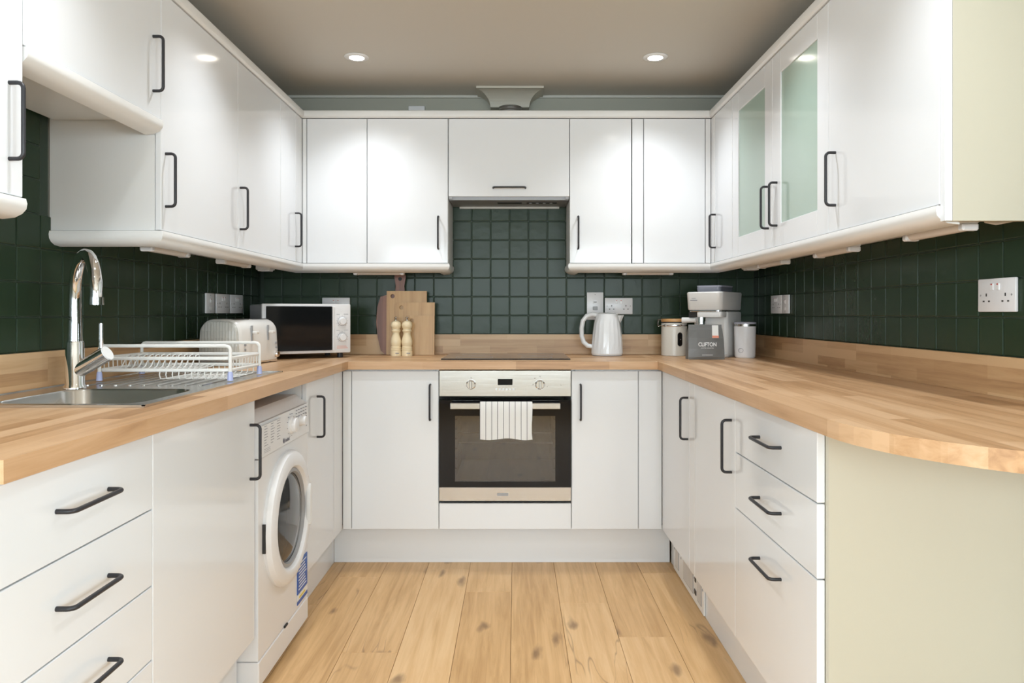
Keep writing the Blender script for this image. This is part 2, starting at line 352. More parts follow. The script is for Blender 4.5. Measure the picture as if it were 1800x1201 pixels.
struct(MB().box(2.8, 2.9, -3.1, -2.4, 0, CEIL).box(2.8, 2.9, .2, .65, 0, CEIL).box(2.8, 2.9, -2.4, .2, 0, .85).box(2.8, 2.9, -2.4, .2, 2.15, CEIL), 'wall_rear_right', 'rearwall', 'right wall with a window behind the viewpoint')
struct(MB().box(-2.8, -2.2, -3.1, -3.0, 0, CEIL).box(2.2, 2.8, -3.1, -3.0, 0, CEIL).box(-2.2, 2.2, -3.1, -3.0, 0, .85).box(-2.2, 2.2, -3.1, -3.0, 2.15, CEIL), 'wall_rear', 'rearwall', 'rear wall with a wide window behind the viewpoint')
wn = struct(MB().box(-2.2, -2.14, -3.07, -3.02, .85, 2.15).box(2.14, 2.2, -3.07, -3.02, .85, 2.15).box(-.75, -.69, -3.07, -3.02, .91, 2.09).box(.69, .75, -3.07, -3.02, .91, 2.09).box(-2.14, 2.14, -3.07, -3.02, .85, .91).box(-2.14, 2.14, -3.07, -3.02, 2.09, 2.15), 'window_1', 'white', 'wide white framed window in the wall behind the viewpoint')
for a, b in ((-2.14, -.75), (-.69, .69), (.75, 2.14)): box(a, b, -3.048, -3.042, .91, 2.09).build('pane', 'pane', wn)
wn2 = struct(MB().box(2.82, 2.87, -2.4, -2.34, .85, 2.15).box(2.82, 2.87, .14, .2, .85, 2.15).box(2.82, 2.87, -1.13, -1.07, .91, 2.09).box(2.82, 2.87, -2.34, .14, .85, .91).box(2.82, 2.87, -2.34, .14, 2.09, 2.15), 'window_2', 'white', 'white framed window in the right wall behind the viewpoint')
for a, b in ((-2.34, -1.13), (-1.07, .14)): box(2.842, 2.848, a, b, .91, 2.09).build('pane', 'pane', wn2)
wn3 = struct(MB().box(-2.87, -2.82, -2.4, -2.34, .85, 2.15).box(-2.87, -2.82, .14, .2, .85, 2.15).box(-2.87, -2.82, -1.13, -1.07, .91, 2.09).box(-2.87, -2.82, -2.34, .14, .85, .91).box(-2.87, -2.82, -2.34, .14, 2.09, 2.15), 'window_added_left', 'white', 'added white framed window in the unseen left wall, for fill light')  # made-up window, put in so more light reaches the right run
for a, b in ((-2.34, -1.13), (-1.07, .14)): box(-2.848, -2.842, a, b, .91, 2.09).build('pane', 'pane', wn3)
# painted trim line where back wall meets ceiling
o = struct(box(-1.36, 1.27, YB - .006, YB + .009, CEIL - .016, CEIL - .001, bev=.003), 'trim_1', 'trim', 'thin pale trim along the top of the back wall')

# tiles: every tile an object sharing one mesh, child of its wall
TP = .1012
tile_me = box(-.0492, .0492, -.009, 0, -.0489, .0489, bev=.0032, seg=2).build('tile_source', 'tile').data
bpy.data.objects.remove(bpy.data.objects['tile_source'])
def tile(parent, loc, rz):
    o = bpy.data.objects.new('tile', tile_me); COL.objects.link(o); o.parent = parent; o.location = loc; o.rotation_euler = (R(random.uniform(-.25, .25)), 0, rz + R(random.uniform(-.25, .25)))
ZJ = [1.043 + .1007 * k for k in range(9)]
def grout(parent, b): b.build('grout', 'grout', parent)
grout(wall_back, box(-1.371, 1.279, YB + .0035, YB + .0088, .94, 1.395)); grout(wall_back, box(-.335, .265, YB + .0035, YB + .0088, 1.395, 1.75))
for i in range(-10, 17):
    xc = -.338 + TP * (i + .5)
    if xc - .05 < XL - .02 or xc + .05 > XR + .06: continue
    for k in range(7):
        if k > 3 and not (-.36 < xc < .28): continue
        if k == 3 and False: continue
        z = ZJ[k] + .0503
        if k > 3 and (xc < -.3 or xc > .25): continue
        tile(wall_back, (xc, YB + .009, z), 0)
gl = MB().box(0, .0055, -2.95, 0, .94, 1.395).box(0, .0055, -2.95, -1.72, 1.395, 1.75); gl.build('grout', 'grout', wall_left, local=True)
for i in range(29):
    d = 3.869 - .1012 * i
    for k in range(7):
        if k > 3 and d > 2.15: continue
        tile(wall_left, (0, d - .05 - YB, ZJ[k] + .0503), R(90))
grout(wall_right, box(XR + .0035, XR + .0088, .95, YB, .94, 1.395))
for i in range(29):
    d = 3.83 - .1012 * i
    for k in range(4):
        tile(wall_right, (XR + .009, d - .05 + .1, ZJ[k] + .0503), R(-90))

# ------------------------------------------------------------------ handles and fronts
def handle_mesh():
    L, p, r = .08, .03, .0045; path = []
    path.append((0, 0, -L)); path.append((0, -p + .012, -L))
    for i in range(1, 5): a = R(90 * i / 4); path.append((0, -p + .012 - .012 * math.sin(a), -L + .012 * (1 - math.cos(a))))
    for i in range(0, 5): a = R(90 * i / 4); path.append((0, -p + .012 * (1 - math.cos(a)), L - .012 + .012 * math.sin(a)))
    path.append((0, 0, L))
    return MB().tube(path, r, 10).build('handle_source', 'black', smooth=True).data
HM = handle_mesh(); bpy.data.objects.remove(bpy.data.objects['handle_source'])
RZ = {'L': R(90), 'R': R(-90), 'B': 0}
def handle(door, side, plane, a, z, horiz=False):
    o = bpy.data.objects.new('handle', HM); COL.objects.link(o); o.parent = door
    p = {'L': (plane, a, z), 'R': (plane, a, z), 'B': (a, plane, z)}[side]; o.location = Vector(p) - OFF[door]
    o.rotation_euler = (0, R(90) if horiz else 0, RZ[side])
    if horiz and side != 'B': o.rotation_euler = (R(90), 0, RZ[side]); o.rotation_euler = Matrix.Rotation(RZ[side], 3, 'Z').to_4x4().to_3x3().__matmul__(Matrix.Rotation(R(90), 3, 'Y')).to_euler()
    return o
G = .0015
def front(parent, side, plane, a0, a1, z0, z1, name='door', mat='gloss', t=.018):
    if side == 'B': m = box(a0 + G, a1 - G, plane, plane + t, z0 + G, z1 - G, bev=.0015)
    elif side == 'L': m = box(plane - t, plane, a0 + G, a1 - G, z0 + G, z1 - G, bev=.0015)
    else: m = box(plane, plane + t, a0 + G, a1 - G, z0 + G, z1 - G, bev=.0015)
    return m.build(name, mat, parent)

# ------------------------------------------------------------------ base units
GB = 'white gloss base units'; GW = 'white gloss wall units'
Z0, Z1 = .173, .894
HZ = .746
def unit(name, label, x0, x1, y0, y1, z0, z1, mat='carcass', group=None, cat='cabinet'):
    t = thing(name, label, cat, ((x0 + x1) / 2, (y0 + y1) / 2, z0), 0, group)
    box(x0, x1, y0, y1, z0, z1).build('body', mat, t)
    return t
# left run
u = unit('drawer_unit', 'white gloss four-drawer base unit left of the sink, nearest the viewer', -1.36, BL - .0195, 1.085, 1.584, Z0, ZU - .002, group=GB)
zz = [.894, .730, .5645, .404, .173]
for i in range(4):
    d = front(u, 'L', BL, 1.085, 1.585, zz[i + 1], zz[i], 'drawer_front'); handle(d, 'L', BL, 1.333, [.815, .648, .486, .30][i], True)
u = unit('sink_base_cabinet', 'white gloss base cupboard under the sink beside the washing machine', -1.36, BL - .0195, 1.586, 2.204, Z0, .75, group=GB)
d = front(u, 'L', BL, 1.585, 2.206, Z0, Z1); handle(d, 'L', BL, 2.166, HZ - .002)
u = unit('corner_base_cabinet', 'narrow white base cupboard right of the washing machine in the left corner', -1.36, BL - .0195, 2.752, 3.90, Z0, ZU - .002, group=GB)
d = front(u, 'L', BL, 2.752, 3.164, Z0, Z1); handle(d, 'L', BL, 2.893, HZ)
front(u, 'L', BL, 3.164, BB - .001, Z0, Z1, 'corner_post', 'filler'); front(u, 'B', BB, BL, -.747, Z0, Z1, 'corner_post', 'filler')
# back run
u = unit('base_cabinet', 'wide white gloss base cupboard left of the oven', -.786, -.368, BB + .0195, 3.90, Z0, ZU - .002, group=GB)
d = front(u, 'B', BB, -.747, -.350, Z0, Z1); handle(d, 'B', BB, -.389, .752)
u = thing('oven_housing', 'white oven housing with plain panel below the oven', 'cabinet', (-.05, 3.6, .173), 0, GB)
box(-.366, -.351, BB + .02, 3.90, Z0, ZU - .002).build('side_panel', 'carcass', u); box(.252, .267, BB + .02, 3.90, Z0, ZU - .002).build('side_panel', 'carcass', u)
box(-.351, .252, BB + .02, 3.90, .25, .268).build('shelf', 'carcass', u)
front(u, 'B', BB, -.350, .2515, Z0, .293, 'lower_panel')
u = unit('base_cabinet', 'white gloss base cupboard right of the oven with a bar handle', .269, .662, BB + .0195, 3.90, Z0, ZU - .002, group=GB)
d = front(u, 'B', BB, .2515, .556, Z0, Z1); handle(d, 'B', BB, .2925, .752)
front(u, 'B', BB, .556, BR, Z0, Z1, 'corner_post', 'gloss')
# right run
u = unit('corner_base_cabinet', 'white gloss corner base cupboard on the right run beside the back corner', BR + .0195, 1.262, 2.715, 3.90, Z0, ZU - .002, group=GB)
d = front(u, 'R', BR, 2.802, BB, Z0, Z1); handle(d, 'R', BR, 2.822, HZ + .003)
front(u, 'R', BR, 2.716, 2.800, Z0, Z1, 'filler', 'filler')
u = unit('base_cabinet', 'white gloss base cupboard on the right run between corner cupboard and drawers', BR + .0195, 1.262, 2.214, 2.714, Z0, ZU - .002, group=GB)
d = front(u, 'R', BR, 2.213, 2.716, Z0, Z1); handle(d, 'R', BR, 2.251, HZ)
u = unit('drawer_unit', 'white three-drawer base unit with cream side under the curved worktop end', BR + .0195, 1.262, 1.612, 2.212, Z0, ZU - .002, 'cream', group=GB)
zz = [.894, .735, .567, .173]
for i in range(3):
    d = front(u, 'R', BR, 1.611, 2.213, zz[i + 1], zz[i], 'drawer_front'); handle(d, 'R', BR, 1.911, [.818, .653, .488][i], True)
box(BR + .0185, 1.262, 1.596, 1.6115, .0, ZU - .002).build('end_panel', 'cream', u)
# plinths
single(MB().box(-.859, -.843, 1.085, 2.206, .001, Z0 - .002), 'plinth', 'gloss', 'white plinth below the left drawers and sink cupboard', 'plinth', 'white plinths')
single(MB().box(-.859, -.843, 2.752, 3.388, .001, Z0 - .002), 'plinth', 'gloss', 'short white plinth right of the washing machine', 'plinth', 'white plinths')
single(MB().box(-.842, .712, 3.388, 3.404, .001, Z0 - .002), 'plinth', 'gloss', 'long white plinth below the oven and back cupboards', 'plinth', 'white plinths')
single(MB().box(.719, .735, 1.613, 3.387, .001, Z0 - .002), 'plinth', 'gloss', 'white plinth under the right-hand cupboards and drawers', 'plinth', 'white plinths')
# plinth heater
h = thing('plinth_heater', 'white kick-space fan heater with grey grilles set in the right plinth', 'heater', (.712, 3.03, .003))
box(.711, .7185, 2.77, 3.30, .006, .165, bev=.002).build('front_plate', 'white', h)
for a, b in ((2.80, 2.86), (2.93, 3.10), (3.19, 3.25)):
    g = box(.7095, .7115, a, b, .03, .145).build('grille', 'plasticgrey', h)
    n = int((b - a) / .012)
    for i in range(n): box(.708, .7097, a + .006 + i * .012, a + .010 + i * .012, .034, .141).build('slat', 'diffuser', g)
box(.7085, .7115, 2.885, 2.905, .09, .13, bev=.002).build('switch', 'black', h); box(.7085, .7115, 2.88, 2.912, .04, .06, bev=.002).build('switch', 'black', h)
for a in (2.785, 2.915, 3.15, 3.28): MB().cyl((.7095, a, .10), (.7115, a, .10), .005, n=10).build('screw', 'plasticgrey', h)

# ------------------------------------------------------------------ worktop and upstands
wt = thing('worktop', 'light oak block worktop running round three sides with a rounded right end', 'worktop', (0, 3.6, ZU))
sx0, sx1, sy0, sy1 = -1.27, -.885, 1.715, 2.085
XW = -.757
m = MB().box(-1.376, XW, 1.08, sy0, ZU, ZT).box(-1.376, XW, sy1, 3.904, ZU, ZT).box(-1.376, sx0, sy0, sy1, ZU, ZT).box(sx1, XW, sy0, sy1, ZU, ZT)
m.prism([(-1.376, 1.08), (-1.376, 3.6), (-1.424, 1.08)], ZU, ZT); m.build('slab', 'wt_y', wt)
box(XW + .0006, .638, 3.288, 3.904, ZU, ZT).build('slab', 'wt_x', wt)
poly = [(1.268, 3.904), (.6386, 3.904), (.6386, 1.5)] + [(1.0986 - .46 * math.cos(R(a)), 1.5 - .46 * math.sin(R(a))) for a in range(6, 91, 6)] + [(1.268, 1.04)]
MB().prism(poly, ZU, ZT).build('slab', 'wt_y', wt)
o = MB().box(.009, .025, -2.83, -.018, ZT + .0005, 1.043).build('upstand', 'up_y', off=(0, 0, 0)); o.location = WLO; o.rotation_euler = (0, 0, SK); tag(o, 'oak upstand strip along the left wall behind sink and dish rack', 'upstand', 'oak upstands')
single(MB().box(-1.345, 1.252, YB - .016, YB, ZT + .0005, 1.043), 'upstand', 'up_x', 'oak upstand strip along the back wall behind hob and kettle', 'upstand', 'oak upstands')
single(MB().box(XR - .016, XR, 1.0, YB - .017, ZT + .0005, 1.043), 'upstand', 'up_y', 'oak upstand strip along the right wall above the curved worktop', 'upstand', 'oak upstands')

# ------------------------------------------------------------------ wall units
WZ0, WZ1 = 1.404, 2.126
u = unit('wall_cabinet', 'tall white wall cupboard at the far left edge with a black bar handle', -1.385, UL - .0195, 1.0, 1.578, WZ0, WZ1, group=GW)
d = front(u, 'L', UL, 1.0, 1.58, WZ0, WZ1); handle(d, 'L', UL, 1.536, 1.56)
u = unit('short_wall_cabinet', 'short white wall cupboard above the sink tap', -1.385, UL - .0195, 1.582, 2.19, 1.735, WZ1, group=GW)
d = front(u, 'L', UL, 1.58, 2.193, 1.735, WZ1); handle(d, 'L', UL, 2.145, 1.888)
u = unit('wall_cabinet', 'tall white wall cupboard with exposed side above the dish rack', -1.40, UL - .0195, 2.194, 2.798, WZ0, WZ1, group=GW)
d = front(u, 'L', UL, 2.193, 2.80, WZ0, WZ1); handle(d, 'L', UL, 2.2216, 1.56)
u = unit('wall_cabinet', 'white wall cupboard above the toaster, second from the left corner', -1.385, UL - .0195, 2.801, 3.304, WZ0, WZ1, group=GW)
d = front(u, 'L', UL, 2.80, 3.306, WZ0, WZ1); handle(d, 'L', UL, 2.8216, 1.56)
u = unit('corner_wall_cabinet', 'white left corner wall cupboard with folding door above the microwave', -1.345, -.744, UB + .0195, 3.902, WZ0, WZ1, group=GW)
box(-1.385, UL - .0195, 3.306, UB + .019, WZ0, WZ1).build('body', 'carcass', u)
d = front(u, 'L', UL, 3.307, 3.535, WZ0, WZ1); handle(d, 'L', UL, 3.525, 1.558)
front(u, 'L', UL, 3.535, UB + .018, WZ0, WZ1, 'corner_post', 'filler')
front(u, 'B', UB, UL + .001, -1.0425, WZ0, WZ1, 'corner_post', 'filler'); front(u, 'B', UB, -1.0425, -.742, WZ0, WZ1)
u = unit('wall_cabinet', 'white wall cupboard left of the extractor hood', -.742, -.3585, UB + .0195, 3.902, WZ0, WZ1, group=GW)
d = front(u, 'B', UB, -.742, -.338, WZ0, WZ1); handle(d, 'B', UB, -.386, 1.556)
box(-.3575, -.3385, UB + .0195, 3.902, WZ0 - .03, WZ1).build('end_panel', 'carcass', u)
u = unit('hood_cabinet', 'short white flap cupboard over the extractor hood', -.337, .266, UB + .0195, 3.902, 1.742, WZ1, group=GW)
d = front(u, 'B', UB, -.3365, .2665, 1.736, WZ1); handle(d, 'B', UB, -.033, 1.779, True)
u = unit('wall_cabinet', 'white wall cupboard right of the extractor hood', .288, .5765, UB + .0195, 3.902, WZ0, WZ1, group=GW)
d = front(u, 'B', UB, .267, .575, WZ0, WZ1); handle(d, 'B', UB, .309, 1.556)
box(.268, .287, UB + .0195, 3.902, WZ0 - .03, WZ1).build('end_panel', 'carcass', u)
front(u, 'B', UB, .5775, .635, WZ0, WZ1, 'filler', 'gloss')
u = unit('corner_wall_cabinet', 'white right corner wall cupboard with folding door above the coffee machine', .6365, 1.262, UB + .0195, 3.902, WZ0, WZ1, group=GW)
d = front(u, 'B', UB, .636, .943, WZ0, WZ1); front(u, 'B', UB, .943, UR - .001, WZ0, WZ1, 'corner_post', 'filler')
front(u, 'R', UR, 3.575, UB + .018, WZ0, WZ1, 'corner_post', 'filler')
box(UR + .0195, 1.262, 3.286, UB + .019, WZ0, WZ1).build('body', 'carcass', u)
d = front(u, 'R', UR, 3.285, 3.575, WZ0, WZ1); handle(d, 'R', UR, 3.56, 1.556)
def glass_unit(label, y0, y1, hy):
    u = unit('glazed_wall_cabinet', label, UR + .0195, 1.262, y0 + .002, y1 - .002, WZ0, WZ1, group=GW)
    b = .083; a0, a1 = y0 + G, y1 - G; z0, z1 = WZ0 + G, WZ1 - G; t = .018
    m = MB().box(UR, UR + t, a0, a0 + b, z0, z1, bev=.0015).box(UR, UR + t, a1 - b, a1, z0, z1, bev=.0015).box(UR, UR + t, a0 + b, a1 - b, z0, z0 + b, bev=.0015).box(UR, UR + t, a0 + b, a1 - b, z1 - b, z1, bev=.0015)
    d = m.build('door', 'gloss', u); box(UR + .005, UR + .010, a0 + b, a1 - b, z0 + b, z1 - b).build('glass_pane', 'frost', d)
    handle(d, 'R', UR, hy, 1.562)
glass_unit('white wall cupboard with frosted glass door, farther of the two glazed ones', 2.772, 3.283, 2.813)
glass_unit('white wall cupboard with frosted glass door, nearer of the two glazed ones', 2.275, 2.772, 2.721)
u = unit('wall_cabinet', 'white wall cupboard with cream end panel, nearest on the right', UR + .0195, 1.262, 1.676, 2.273, WZ0, WZ1, 'cream', group=GW)
d = front(u, 'R', UR, 1.676, 2.275, WZ0, WZ1); handle(d, 'R', UR, 2.2235, 1.564)
e = box(UR + .017, 1.262, 1.655, 1.674, 1.365, 2.20).build('end_panel', 'cream', u); box(UR, UR + .0168, 1.655, 1.675, 1.365, 2.20, bev=.001).build('edge_strip', 'gloss', e)
# light rails, cornice
RP = [(.006, 1.4025), (.009, 1.392), (.007, 1.380), (-.002, 1.370), (-.018, 1.362), (-.045, 1.359), (-.045, 1.364), (-.022, 1.370), (-.012, 1.380), (-.010, 1.4025)]
single(MB().sweep(RP, [(-1.398, 2.193), (UL, 2.193), (UL, UB), (-.3385, UB), (-.3385, 3.90)]), 'light_rail', 'white', 'curved white light rail under the left and back-left wall cupboards', 'light rail', 'white light rails', True)
single(MB().sweep(RP, [(.268, 3.90), (.268, UB), (UR, UB), (UR, 1.676)]), 'light_rail', 'white', 'curved white light rail under the right-hand wall cupboards', 'light rail', 'white light rails', True)
single(MB().sweep(RP, [(UL, 1.0), (UL, 1.58)]), 'light_rail', 'white', 'short curved white light rail at the far left edge', 'light rail', 'white light rails', True)
single(MB().sweep([(o_, z + .331) for o_, z in RP], [(UL, 1.583), (UL, 2.19)]), 'light_rail', 'white', 'curved white light rail under the short cupboard over the tap', 'light rail', 'white light rails', True)
CP = [(-.03, 2.1275), (.004, 2.1275), (.012, 2.134), (.014, 2.150), (.010, 2.162), (0, 2.166), (-.03, 2.166)]
single(MB().sweep(CP, [(UL, 1.0), (UL, UB), (UR, UB), (UR, 1.676)]), 'cornice', 'white', 'white cornice strip along the top of all wall cupboards', 'cornice', None, True)

# extractor hood
h = thing('extractor_hood', 'grey integrated extractor hood below the flap cupboard', 'extractor hood', (-.035, 3.78, 1.715))
box(-.334, .263, UB + .019, 3.90, 1.722, 1.741).build('tray', 'hoodgrey', h)
box(-.095, .03, 3.735, 3.775, 1.7205, 1.7225).build('vent_slot', 'dark', h); box(.055, .21, 3.735, 3.77, 1.7205, 1.7225).build('control_strip', 'dark', h)
for i in range(4): MB().cyl((.075 + i * .035, 3.75, 1.7185), (.075 + i * .035, 3.75, 1.7207), .008, n=10).build('button', 'plasticgrey', h)
box(-.334, -.318, UB + .001, UB + .01, 1.725, 1.7355).build('bracket', 'plasticgrey', h); box(.247, .263, UB + .001, UB + .01, 1.725, 1.7355).build('bracket', 'plasticgrey', h)
box(-.3, .23, 3.888, 3.90, 1.712, 1.7218).build('sealing_strip', 'trim', h)
# boxed coving and foil duct above
h = thing('duct_coving', 'small boxed coving piece over the hood duct below the ceiling', 'coving', (-.03, 3.83, 2.235))
loops = []
for i in range(9):
    t = i / 8; a = R(90 * t); k = 1 - math.sin(a); kz = 1 - math.cos(a)      # concave
    q = math.cos(a)
    q = math.sin(a); x0 = -.204 + .070 * q; x1 = .143 - .074 * q; y0 = 3.745 + .095 * q; z = CEIL - .012 - .072 * (1 - math.cos(a))
    loops.append([(x0, y0, z), (x1, y0, z), (x1, YB + .008, z), (x0, YB + .008, z)])
loops = [[(p[0], p[1], CEIL - .001) for p in loops[0]]] + loops
MB().loft(loops).build('coving', 'duct', h)
d = MB().lathe([(.062 if i % 2 else .056, 2.128 + i * .008) for i in range(14)], (-.03, 3.83, 0), 24); single(d, 'foil_duct', 'foil', 'flexible foil hood duct going up into the boxed coving', 'duct', None, True)
single(box(-.574, -.486, YB - .012, YB + .008, 2.20, 2.262, bev=.004), 'spur_box', 'socket', 'small white spur box on the wall above the left back cupboards', 'junction box')

# ------------------------------------------------------------------ downlights
lab = {(0, 0): 'left recessed ceiling spotlight over the worktop corner', (0, 1): 'right recessed ceiling spotlight over the worktop corner', (1, 0): 'left recessed ceiling spotlight over the middle of the floor', (1, 1): 'right recessed ceiling spotlight over the middle of the floor', (2, 0): 'left recessed ceiling spotlight over the drawers', (2, 1): 'right recessed ceiling spotlight over the drawers', (3, 0): 'left recessed ceiling spotlight near the viewpoint', (3, 1): 'right recessed ceiling spotlight near the viewpoint'}
for i, y in enumerate((3.325, 2.43, 1.535, .64)):
    for j, x in enumerate((-.7245, .634)):
        t = thing('ceiling_spotlight', lab[(i, j)], 'spotlight', (x, y, CEIL - .004), 0, 'recessed ceiling spotlights')
        MB().lathe([(.034, -.002), (.050, -.002), (.056, .001), (.056, .0035), (.034, .0035)], (0, 0, 0), 28, ring=True).build('bezel', 'white', t, local=True, smooth=True)
        MB().lathe([(.0335, .0005), (.0335, .003)], (0, 0, 0), 24).build('lamp', 'lamp', t, local=True)
        l = bpy.data.lights.new('spot_lamp', 'SPOT'); l.energy = 23; l.spot_size = R(115); l.spot_blend = 1; l.color = (.93, .965, 1); l.shadow_soft_size = .035
        lo = bpy.data.objects.new('spot_lamp', l); COL.objects.link(lo); lo.parent = t; lo.location = (0, 0, -.012)

# ------------------------------------------------------------------ sink, tap
s = thing('sink', 'stainless steel inset sink with bowl and ribbed drainer', 'sink', (-1.105, 2.18, ZT))
bx0, bx1, by0, by1 = -1.255, -.90, 1.73, 2.07; cx, cy = (bx0 + bx1) / 2, (by0 + by1) / 2
ox0, ox1, oy0, oy1 = -1.355, -.855, 1.68, 2.68
inner = rrect(bx0, bx1, by0, by1, .06, 8)
angs = [math.atan2(p[1] - cy, p[0] - cx) for p in inner]
def ray(a):
    c, s_ = math.cos(a), math.sin(a); ts = []
    if c > 1e-6: ts.append((ox1 - cx) / c)
    if c < -1e-6: ts.append((ox0 - cx) / c)
    if s_ > 1e-6: ts.append((oy1 - cy) / s_)
    if s_ < -1e-6: ts.append((oy0 - cy) / s_)
    t = min(ts); return (cx + c * t, cy + s_ * t)
outer = [ray(a) for a in angs]
for cxx, cyy in ((ox0, oy0), (ox0, oy1), (ox1, oy0), (ox1, oy1)):
    ca = math.atan2(cyy - cy, cxx - cx); k = min(range(len(angs)), key=lambda i: abs(math.atan2(math.sin(angs[i] - ca), math.cos(angs[i] - ca)))); outer[k] = (cxx, cyy)
def sc_(k): return [(cx + (x - cx) * k, cy + (y - cy) * k) for x, y in inner]
def lv(pts, z): return [(x, y, z) for x, y in pts]
MB().loft([lv(outer, ZT + .0005), lv(outer, ZT + .003), lv(inner, ZT + .003), lv(sc_(.985), ZT - .002), lv(sc_(.93), ZT - .10), lv(sc_(.80), ZT - .135), lv(sc_(.1), ZT - .140)], cap0=False).build('basin', 'sink', s, smooth=True)
for i in range(9):
    x = -1.27 + i * .042
    MB().box(x - .005, x + .005, 2.16, 2.64, ZT + .0029, ZT + .0055, bev=.0024).build('drainer_rib', 'sink', s)
MB().box(ox0, ox0 + .006, oy0, oy1, ZT + .003, ZT + .006).box(ox1 - .006, ox1, oy0, oy1, ZT + .003, ZT + .006).box(ox0, ox1, oy0, oy0 + .006, ZT + .003, ZT + .006).box(ox0, ox1, oy1 - .006, oy1, ZT + .003, ZT + .006).build('rim', 'sink', s)
MB().lathe([(.03, ZT - .1402), (.03, ZT - .1385), (.02, ZT - .138)], (cx, cy, 0), 20).build('waste', 'chrome', s)
MB().cyl((-.915, 2.045, ZT - .03), (-.909, 2.051, ZT - .03), .012, n=14).build('overflow', 'dark', s)
t = thing('tap', 'chrome swan-neck mixer tap beside the sink bowl', 'tap', (-1.252, 2.075, ZT + .0036), R(-45))
# local: spout points along +x
path = [(0, 0, .06), (0, 0, .16), (0, 0, .25)]; rr = [.0225, .0185, .0165]
for i in range(1, 13):
    a = R(180 * i / 12); path.append((.1 - .1 * math.cos(a), 0, .27 + .105 * math.sin(a))); rr.append(.0160)
path.append((.2, 0, .255)); rr.append(.0165)
MB().tube(path, rr, 18).build('spout', 'chrome', t, local=True, smooth=True)
MB().cyl((.2, 0, .256), (.2, 0, .236), .0185, n=18).build('aerator', 'chrome', t, local=True, smooth=True)
MB().lathe([(.029, 0), (.029, .006), (.025, .012), (.0235, .13), (.022, .135)], (0, 0, 0), 24).build('body', 'chrome', t, local=True, smooth=True)
q = Vector((.75, .66, 0)).normalized(); a0 = Vector((0, 0, .045)); a1 = a0 + Vector((q.x * .095, q.y * .095, .055))
b = MB().cyl(a0, a1, .021, .0225, n=20).build('lever_body', 'chrome', t, local=True, smooth=True)
MB().cyl(a1, a1 + (a1 - a0).normalized() * .003, .021, n=20).build('end_cap', 'white', b, local=True)
MB().cyl(a1 - (a1 - a0).normalized() * .02 + Vector((0, 0, .01)), a1 - (a1 - a0).normalized() * .02 + Vector((0, 0, .095)), .006, .005, n=12).build('lever', 'chrome', b, local=True, smooth=True)

# ------------------------------------------------------------------ dish rack
rk = thing('dish_rack', 'pale coated-wire dish rack standing on the sink drainer', 'dish rack', (-1.10, 2.42, ZT + .006))
rx0, rx1, ry0, ry1 = -1.305, -.895, 2.29, 2.55; zb = ZT + .006
def ring(z, r=.006, x0=rx0, x1=rx1, y0=ry0, y1=ry1): return MB().tube([(x, y, z) for x, y in rrect(x0, x1, y0, y1, .025, 4)], r, 8, True)
ring(1.014).build('frame_rail', 'rack', rk, smooth=True); ring(.977).build('frame_rail', 'rack', rk, smooth=True)
for y in (ry0, ry1):
    p = [(rx0, y, zb + .02), (rx0, y, 1.04)] + [(rx0 + .015 - .015 * math.cos(R(a)), y, 1.04 + .013 * math.sin(R(a))) for a in (30, 60, 90)] + [(rx1 - .015 + .015 * math.sin(R(a)), y, 1.04 + .013 * math.cos(R(a))) for a in (0, 30, 60)] + [(rx1, y, 1.04), (rx1, y, zb + .02)]
    MB().tube(p, .0055, 8).build('side_frame', 'rack', rk, smooth=True)
    for x in (rx0, rx1): MB().lathe([(.0095, 0), (.008, .022), (.0065, .028)], (x, y, zb), 12).build('rubber_foot', 'bluefoot', rk, smooth=True)
def wire(p): MB().tube(p, .0018, 6).build('wire', 'rack', rk, smooth=True)
for i in range(13):                                   # plate slots
    x = rx0 + .035 + i * .0185
    wire([(x, ry0 + .002, .978), (x, ry0 + .03, .972), (x + .004, ry0 + .06, .985), (x + .012, ry0 + .075, 1.018), (x + .016, ry0 + .088, 1.022), (x + .012, ry0 + .1, 1.014), (x, ry0 + .13, .974), (x, ry1 - .04, .972), (x, ry1 - .002, .978)])
for i in range(11):                                   # deep basket wires
    x = rx0 + .19 + i * .02
    wire([(x, ry0, .977), (x, ry0 - .004, .962), (x, ry0 + .004, .950), (x, ry0 + .02, .948), (x, ry1 - .02, .948), (x, ry1 - .004, .952), (x, ry1, .977)])
for y in (ry0 + .06, ry0 + .12, ry0 + .18): wire([(rx0 + .185, y, .9475), (rx0 + .395, y, .9475)])
for i in range(9):
    y = ry0 + .025 + i * .026; wire([(rx1, y, 1.012), (rx1 - .001, y, .977)]); wire([(rx0, y, 1.012), (rx0 + .001, y, .977)])

